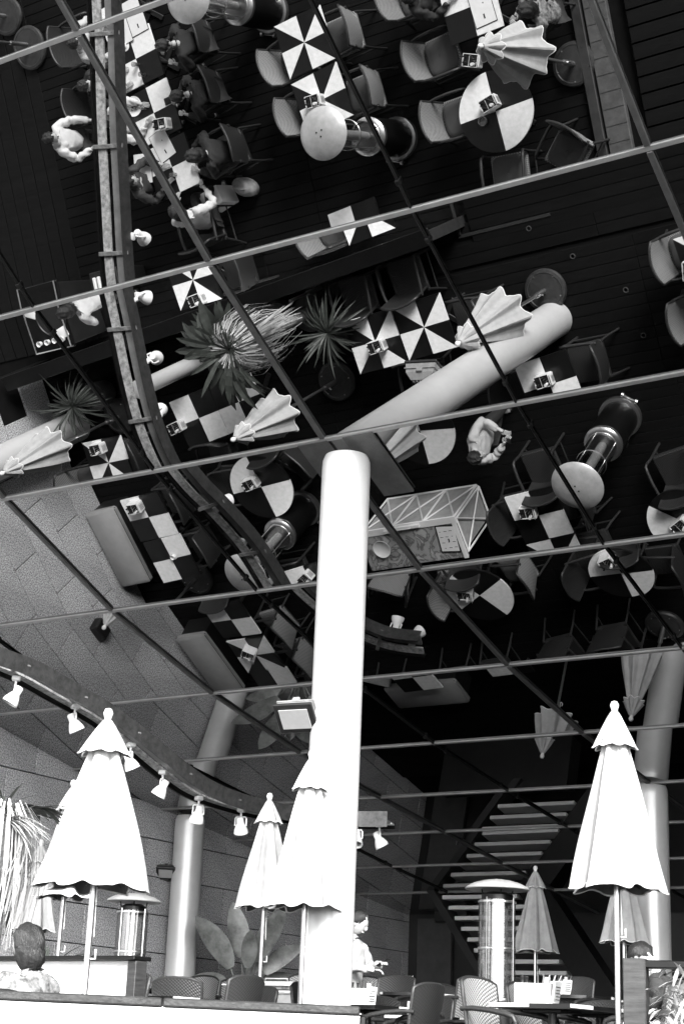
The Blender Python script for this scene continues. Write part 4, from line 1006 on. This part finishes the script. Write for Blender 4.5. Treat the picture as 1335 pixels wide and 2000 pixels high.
g.build('crown_leaf', M['leafl'], pm_)['kind'] = 'stuff'
g = G()
for k in range(260):
    a = rngp.uniform(0, 2 * PI); r0 = rngp.uniform(.10, .36); ln_ = rngp.uniform(.5, 1.15); top = 2.42 + rngp.uniform(-.1, .08)
    p0 = Vector((.06 * math.cos(a), .06 * math.sin(a), top)); c_ = Vector((math.cos(a), math.sin(a), 0))
    pts = [p0, p0 + c_ * r0 * .6 + Vector((0, 0, .06)), p0 + c_ * r0 + Vector((0, 0, -.10)), p0 + c_ * (r0 + .05) + Vector((0, 0, -.10 - ln_ * .5)), p0 + c_ * (r0 * .85 + .03 * math.sin(9 * a)) + Vector((rngp.uniform(-.05, .05), rngp.uniform(-.05, .05), -.10 - ln_))]
    s_ = Vector((-math.sin(a), math.cos(a), 0)) * rngp.uniform(.003, .009); g.grid([[p - s_, p + s_] for p in pts])
g.build('dry_fronds', M['straw'], pm_)['kind'] = 'stuff'
g = G()
for k in range(60):    # feathery plume leaning back over the deck
    dd = Vector((1.0, -.35 + rngp.uniform(-.16, .16), .12 + rngp.uniform(-.2, .2))); leaf(g, (0, 0, 2.36), dd, rngp.uniform(.45, 1.05), rngp.uniform(.008, .022), rngp.uniform(.2, 1.0), 6)
g.build('plume', M['straw'], pm_)['kind'] = 'stuff'

def make_fanpalm():
    root = thing('fan_palm', '', 'palm'); rg = random.Random(4)
    g = G(); g.lathe([(.18, 0), (.25, .34), (.24, .36), (.22, .31), (0, .31)], 24); g.build('pot', M['pot'], root, 40)
    g = G(); g.tube([(0, 0, .3), (0, 0, 1.6)], [.06, .05], 12); g.build('trunk', M['trunk'], root, 50)
    for k in range(9):
        a = 2 * PI * k / 9; g = G(); el = rg.uniform(.2, .7); d = Vector((math.cos(a) * math.cos(el), math.sin(a) * math.cos(el), math.sin(el)))
        b_ = Vector((0, 0, 1.6)) + d * .10; sd_ = d.cross(Vector((0, 0, 1))).normalized(); g.tube([(0, 0, 1.6), b_], .008, 5)
        for q in range(5):
            u = (q - 2) / 2; dd = (d * math.cos(u * .75) + sd_ * math.sin(u * .75)).normalized(); leaf(g, b_, dd, .52, .12, .5, 4, .05)
        g.build('leaf', M['leafl'], root)
    return root
inst('fp', make_fanpalm, 'broad bladed fan palm beside the screen cap and the pinwheel table', (-12.02, 12.0, 0), 0)
def make_yucca():
    root = thing('spiky_plant', '', 'yucca'); rg = random.Random(9)
    g = G(); g.lathe([(.17, 0), (.23, .34), (.22, .36), (.20, .31), (0, .31)], 24); g.build('pot', M['pot'], root, 40)
    g = G(); g.tube([(0, 0, .3), (.01, 0, .85)], [.045, .035], 10); g.build('stem', M['trunk'], root, 50)
    for k in range(64):
        a = k * 2.399; el = rg.uniform(-.15, 1.25); g = G(); d = Vector((math.cos(a) * math.cos(el), math.sin(a) * math.cos(el), math.sin(el)))
        leaf(g, (0, 0, .84 + .05 * math.sin(el)), d, rg.uniform(.38, .72), rg.uniform(.02, .04), rg.uniform(.1, 1.9), 6, .3); g.build('blade', M['leafl'], root)
    return root
YG = 'spiky rosette plants in pots'
inst('yu', make_yucca, 'dark spiky rosette plant above the joined pinwheel tables, right of the palm plume', (-10.98, 12.28, 0), 0, YG)
inst('yu', None, 'spiky rosette plant near the left edge, above the far left parasol in the mirror', (-15.48, 12.52, 0), 1.0, YG)

bn = thing('banana_plant', 'large leaved plant with dark paddle leaves beside the column at the granite wall', 'plant', (-15.02, 21.3, RB))
g = G(); g.lathe([(.20, 0), (.28, .55), (.30, .60), (.27, .60), (.22, .5), (0, .5)], 28); g.build('pot', M['box'], bn, 40)
g = G(); g.box((0, 0, .5), (.34, .34, .03)); g.build('soil', M['soil'], bn)
RXh = Vector((.8485, .5277, 0)).normalized(); FW = Vector((-.5277, .8485, 0))
LV = [(-.52, 1.75, .95, .36, -.1, .5), (-.18, 2.05, .85, .34, .0, .3), (.10, 1.55, .70, .30, .2, .3), (.32, 1.95, .95, .34, -.2, .7), (.62, 1.65, .75, .30, .1, .8), (-.62, 1.05, .70, .30, .3, 1.1), (.05, 1.75, .6, .26, -.3, .2), (.55, 1.25, .6, .26, .3, 1.2)]
for lx, lz, ll, lw, fy, dr_ in LV:
    b0 = Vector((0, 0, .5)); e_ = RXh * lx * .45 + FW * fy * .5 + Vector((0, 0, .5 + (lz - .5) * .55))
    g = G(); g.tube([b0, (b0 + e_) / 2 + Vector((0, 0, .08)), e_], [.022, .016, .010], 7)
    d = (RXh * lx * .9 + FW * fy + Vector((0, 0, .85))).normalized(); sd_ = FW * -.6 + Vector((0, 0, .2))
    leaf(g, e_, d, ll, lw, dr_, 9, .22, up=FW.cross(Vector((0, 0, 1))) * .2 + FW); g.build('leaf', M['leaf'], bn, 30)
g = G(); bush(g, (RXh.x * .75, RXh.y * .75, .62), (.30, .2, .10), 120, .18, .06, random.Random(2)); g.build('underplanting', M['leaf'], bn)['kind'] = 'stuff'
g = G(); g.box((.85, .35, .26), (1.3, .5, .5), rz=R(32), bev=.02); o = g.build('white_planter', M['box']); o.location = (-15.0, 21.2, RB); tag(o, 'low white planter box right of the large leaved plant', 'planter')

# ---------------------------------------------------------------- people
def skin(name, V, E, root, mt, parent, sub=2, smooth=True):
    """V: list of (co, radius); E: edges; grown with the Skin modifier and baked"""
    me = bpy.data.meshes.new(name); me.from_pydata([Vector(v[0]) for v in V], E, [])
    o = bpy.data.objects.new(name, me); C.objects.link(o)
    md = o.modifiers.new('Skin', 'SKIN'); md.use_smooth_shade = True; md.branch_smoothing = 0.4
    bm = bmesh.new(); bm.from_mesh(me); ly = bm.verts.layers.skin.verify(); bm.verts.ensure_lookup_table()
    for v, d in zip(bm.verts, V):
        rr = d[1] if hasattr(d[1], '__len__') else (d[1], d[1]); v[ly].radius = rr; v[ly].use_root = False
    for r_ in (root if hasattr(root, '__len__') else [root]): bm.verts[r_][ly].use_root = True
    bm.to_mesh(me); bm.free()
    if sub: o.modifiers.new('Sub', 'SUBSURF').levels = sub
    dg = bpy.context.evaluated_depsgraph_get(); ev = o.evaluated_get(dg); m2 = bpy.data.meshes.new_from_object(ev)
    bpy.data.objects.remove(o); m2.name = name; m2.materials.clear(); m2.materials.append(mt)
    for p in m2.polygons: p.use_smooth = True
    return m2

def add_blob(me, c, rad, rot=None, n=20, shape=None):
    """ellipsoid appended to a mesh (head, nose, ears, hair)"""
    bm = bmesh.new(); bm.from_mesh(me)
    r_ = bmesh.ops.create_uvsphere(bm, u_segments=n, v_segments=n // 2 + 2, radius=1)
    for v in r_['verts']:
        p = Vector(v.co)
        if shape: p = shape(p)
        p = Vector((p.x * rad[0], p.y * rad[1], p.z * rad[2]))
        if rot: p = rot @ p
        v.co = p + Vector(c)
        for f in v.link_faces: f.smooth = True
    bm.to_mesh(me); bm.free()

def person(label, loc, rz, pose='sit', hands=None, lean=0.0, top='cloth_b', legs='trousers', hair='short', sleeves=True, tilt=0.25, turn=0.0, hold=None):
    sit = pose == 'sit'
    root_z = 0.55 if sit else 0.94
    pel = Vector((0, -0.02 if sit else 0, root_z)); th = lean
    def up(d, x=0.0, y=0.0): return pel + Vector((x, math.sin(th) * d + y * math.cos(th), math.cos(th) * d - y * math.sin(th)))
    waist, chest, neck, hb = up(.17, 0, .01), up(.36, 0, .01), up(.53, 0, 0), up(.59, 0, .015)
    hc = hb + Vector((0, math.sin(th * .7 + tilt) * .11, math.cos(th * .7 + tilt) * .11))
    shl = [up(.475, s * .175, 0) for s in (-1, 1)]
    if sit: hip = [pel + Vector((s * .09, .02, -.02)) for s in (-1, 1)]; kn = [Vector((s * .13, .42, .52)) for s in (-1, 1)]; an = [Vector((s * .12, .40, .10)) for s in (-1, 1)]
    else: hip = [pel + Vector((s * .09, 0, -.04)) for s in (-1, 1)]; kn = [Vector((s * .10, .02 + .05 * s, .50)) for s in (-1, 1)]; an = [Vector((s * .10, -.02 + .10 * s, .09)) for s in (-1, 1)]
    toe = [a + Vector((0, .14, -.055)) for a in an]
    if hands is None: hands = [(-.16, .40, .80 if sit else 1.12), (.16, .40, .80 if sit else 1.12)]
    wr = [Vector(h) for h in hands]; el = []
    for s, sh_, w_ in zip((-1, 1), shl, wr):
        d = w_ - sh_; L_ = min(d.length, .53); m_ = sh_ + d * .5; off = math.sqrt(max(.0, .27 ** 2 - (d.length / 2) ** 2)) if d.length < .54 else .02
        dn = d.normalized(); pr = Vector((s * .7, -.35, -.6)); pr = (pr - dn * pr.dot(dn)).normalized(); el.append(m_ + pr * off)
        if d.length > .54: w_ -= (d - dn * .53); 
    rt = bpy.data.objects.new('person', None)
    V = [(pel, (.13, .10)), (waist, (.115, .085)), (chest, (.135, .095)), (neck, .05), (hb, .05)]; E = [(0, 1), (1, 2), (2, 3), (3, 4)]; roots = [0]
    for i in (0, 1):
        b = len(V); V += [(shl[i], .055), (el[i], .038), (wr[i], (.026, .022))]; E += [(2, b), (b, b + 1), (b + 1, b + 2)]
        fd = (wr[i] - el[i]).normalized(); palm = wr[i] + fd * .055; V.append((palm, (.034, .016))); E.append((b + 2, b + 3))
        b = len(V); V += [(hip[i], .085), (kn[i], .055), (an[i], .038), (toe[i], .035)]; E += [(0, b), (b, b + 1), (b + 1, b + 2), (b + 2, b + 3)]
        sdv = fd.cross(Vector((0, 0, 1))); sdv = sdv.normalized() if sdv.length > .05 else Vector((1, 0, 0)); dnv = fd.cross(sdv)
        if dnv.z > 0: dnv = -dnv
        for q, (off, ln_) in enumerate(((-.028, .064), (-.010, .074), (.009, .070), (.027, .056))):
            b = len(V); p0 = palm + sdv * off * .8; p1 = palm + sdv * off + fd * .045; p2 = p1 + fd * ln_ * .45 + dnv * .012; p3 = p2 + fd * ln_ * .30 + dnv * .026
            V += [(p0, .009), (p1, .0092), (p2, .0085), (p3, .007)]; E += [(b, b + 1), (b + 1, b + 2), (b + 2, b + 3)]; roots.append(b)
        b = len(V); si = -1 if i == 1 else 1
        V += [(wr[i] + fd * .02 + sdv * si * .012, .011), (wr[i] + fd * .045 + sdv * si * .040, .0105), (wr[i] + fd * .082 + sdv * si * .048 + dnv * .01, .0085)]; E += [(b, b + 1), (b + 1, b + 2)]; roots.append(b)
    me = skin('person', V, E, roots, M['skin'], None)
    rot = Matrix.Rotation(turn, 3, 'Z') @ Matrix.Rotation(-(th * .7 + tilt), 3, 'X')
    add_blob(me, hc, (.076, .095, .118), rot, 24, lambda p: Vector((p.x * (1 - .18 * max(0, -p.z)), p.y * (1 - .1 * max(0, -p.z)), p.z)))
    add_blob(me, hc + rot @ Vector((0, .098, -.012)), (.013, .019, .024), rot, 10)
    for s in (-1, 1):
        add_blob(me, hc + rot @ Vector((s * .076, -.005, -.008)), (.010, .018, .030), rot, 10)
        add_blob(me, hc + rot @ Vector((s * .030, .083, .018)), (.013, .009, .008), rot, 8)
    add_blob(me, hc + rot @ Vector((0, .086, -.058)), (.026, .012, .008), rot, 8)
    body = bpy.data.objects.new('person', me); C.objects.link(body); body.location = loc; body.rotation_euler = (0, 0, rz)
    tag(body, label, 'person')
    # eyes
    em = bpy.data.meshes.new('eye'); em.materials.append(M['ink'])
    for s in (-1, 1): add_blob(em, hc + rot @ Vector((s * .030, .090, .017)), (.007, .005, .005), rot, 8)
    obj('eyes', em, body)['kind'] = 'stuff'
    # top
    V = [(up(-.04), (.172, .140)), (waist, (.165, .135)), (chest, (.188, .140)), (up(.475), (.125, .10)), (up(.55), (.070, .070))]; E = [(0, 1), (1, 2), (2, 3), (3, 4)]
    for i in (0, 1):
        b = len(V); V += [(shl[i] , .086)]
        mid_ = (shl[i] + el[i]) / 2
        V += [(mid_, .072), (el[i], .060)]; E += [(2, b), (b, b + 1), (b + 1, b + 2)]
        if sleeves: V += [((el[i] + wr[i]) / 2, .052), (wr[i] - (wr[i] - el[i]) * .06, .040)]; E += [(b + 2, b + 3), (b + 3, b + 4)]
    tm_ = skin('top', V, E, [0], M[top], body)
    tex = random.Random(hash(label) % 999)
    for v in tm_.vertices:
        c_ = v.co; n_ = v.normal; v.co = c_ + n_ * (.008 * math.sin(38 * c_.z + 17 * c_.x + 3 * math.sin(23 * c_.y)) + .006 * math.sin(61 * c_.x + 29 * c_.z + 40 * c_.y))
    obj('shirt', tm_, body)
    # trousers, shoes
    V = [(pel, (.145, .115))]; E = []
    for i in (0, 1):
        b = len(V); V += [(hip[i], .098), ((hip[i] + kn[i]) / 2, .085), (kn[i], .068), ((kn[i] + an[i]) / 2, .058), (an[i] + Vector((0, 0, .02)), .052)]; E += [(0, b)] + [(b + q, b + q + 1) for q in range(4)]
    obj('trousers', skin('trousers', V, E, [0], M[legs], body), body)
    for i in (0, 1):
        obj('shoe', skin('shoe', [(an[i] + Vector((0, -.03, -.045)), .046), (an[i] + Vector((0, .06, -.05)), .044), (an[i] + Vector((0, .16, -.058)), .036)], [(0, 1), (1, 2)], [0], M['black'], body), body)
    # hair
    hm = bpy.data.meshes.new('hair'); hm.materials.append(M['hair'])
    rg = random.Random(len(label))
    def hs(p):
        k = 1 + .05 * math.sin(9 * p.x + 4 * p.z) + .04 * math.sin(13 * p.y + 7 * p.x)
        q = Vector(p) * k
        if hair == 'short':
            if p.y > .35 and p.z < .45: q = q * .90
            if p.z < -.25: q = q * .86
        else:
            if p.y > .3 and p.z < .5: q = q * .86
        return q
    if hair == 'short': add_blob(hm, hc + rot @ Vector((0, -.014, .018)), (.088, .103, .116), rot, 26, hs)
    else:
        add_blob(hm, hc + rot @ Vector((0, -.022, .010)), (.098, .112, .125), rot, 28, hs)
        add_blob(hm, hc + rot @ Vector((0, -.032, -.062)), (.098, .088, .115), rot, 20, lambda p: p * (1 + .08 * math.sin(14 * p.x + 5 * p.z)))
    obj('hair', hm, body)
    return body, wr, el

P = person
P('waiter in a white shirt standing left of the overhead rail, both hands held out', (-14.42, 7.80, FL), R(-92), 'stand', [(-.20, .36, 1.12), (.20, .34, 1.02)], .05, 'shirt_w', sleeves=True)
small('smartphone', lambda g: g.box((0, 0, 0), (.07, .14, .010), bev=.003), M['black'], 'small dark hand terminal held by the white shirted waiter', 'hand terminal', (-13.98, 7.98, FL + 1.05), R(60))
P('waitress in a white shirt bending over the service station at the left edge', (-14.55, 11.10, FL), R(80), 'stand', [(-.22, .34, 1.05), (.20, .38, 1.0)], .30, 'shirt_w', hair='long')
P('man in a pale jacket looking at his phone just right of the white column', (-9.27, 14.97, 0), R(-85), 'stand', [(-.05, .33, 1.22), (.13, .30, 1.16)], .06, 'shirt_g', tilt=.45)
small('smartphone', lambda g: g.box((0, 0, 0), (.075, .15, .010), rx=.5, bev=.003), M['black'], 'phone in the hands of the man in the pale jacket', 'phone', (-8.88, 15.0, 1.235), R(-85))
P('dark clad diner at the top right of the long row, leaning over the table', (-12.30, 6.98, FL), R(82), 'sit', [(-.14, .42, .80), (.16, .36, .80)], .28)
P('dark clad diner in the middle of the right side of the long row', (-12.27, 7.68, FL), R(80), 'sit', [(-.16, .44, .80), (.14, .40, .80)], .22)
P('dark clad diner at the lower right of the long row, arm stretched to the menu', (-12.18, 8.50, FL), R(82), 'sit', [(-.20, .44, .82), (.10, .46, .80)], .30, hair='long')
P('diner with pale sleeves and dark vest at the foot of the long row', (-12.80, 9.33, FL), R(172), 'sit', [(-.26, .38, .80), (.24, .36, .80)], .22, 'shirt_w', hair='long')
P('diner in dark clothes at the lower left of the long row, half behind the rib', (-13.62, 8.62, FL), R(-95), 'sit', None, .20, 'cloth_d', hair='long')
P('diner behind the overhead rail at the left of the plates, in pale top', (-13.75, 7.75, FL), R(-97), 'sit', None, .18, 'shirt_w')
P('diner in dark clothes on the left chair, mostly behind the overhead rail', (-13.98, 7.18, FL), R(-95), 'sit', None, .12, 'cloth_b')
P('diner in a crumpled pale top at the upper left, below the first cross bar', (-14.0, 6.58, FL), R(-95), 'sit', None, .12, 'shirt_g', hair='short')
P('woman in a shiny dark jacket with an earring, from behind at the bottom left', (-7.28, 8.02, FL), R(82), 'sit', [(-.14, .34, .82), (.10, .30, .98)], .10, 'jak', hair='long', tilt=.2)
P('dark clad guest left of the menu at the top edge of the mirror', (-8.90, 7.42, FL), R(-95), 'sit', None, .10, 'cloth_b', hair='long')
P('guest leaning on the right hand table, mostly behind the planter post', (-4.92, 13.02, 0), R(100), 'sit', [(-.22, .36, .80), (.2, .34, .80)], .45, 'cloth_d', tilt=.5)
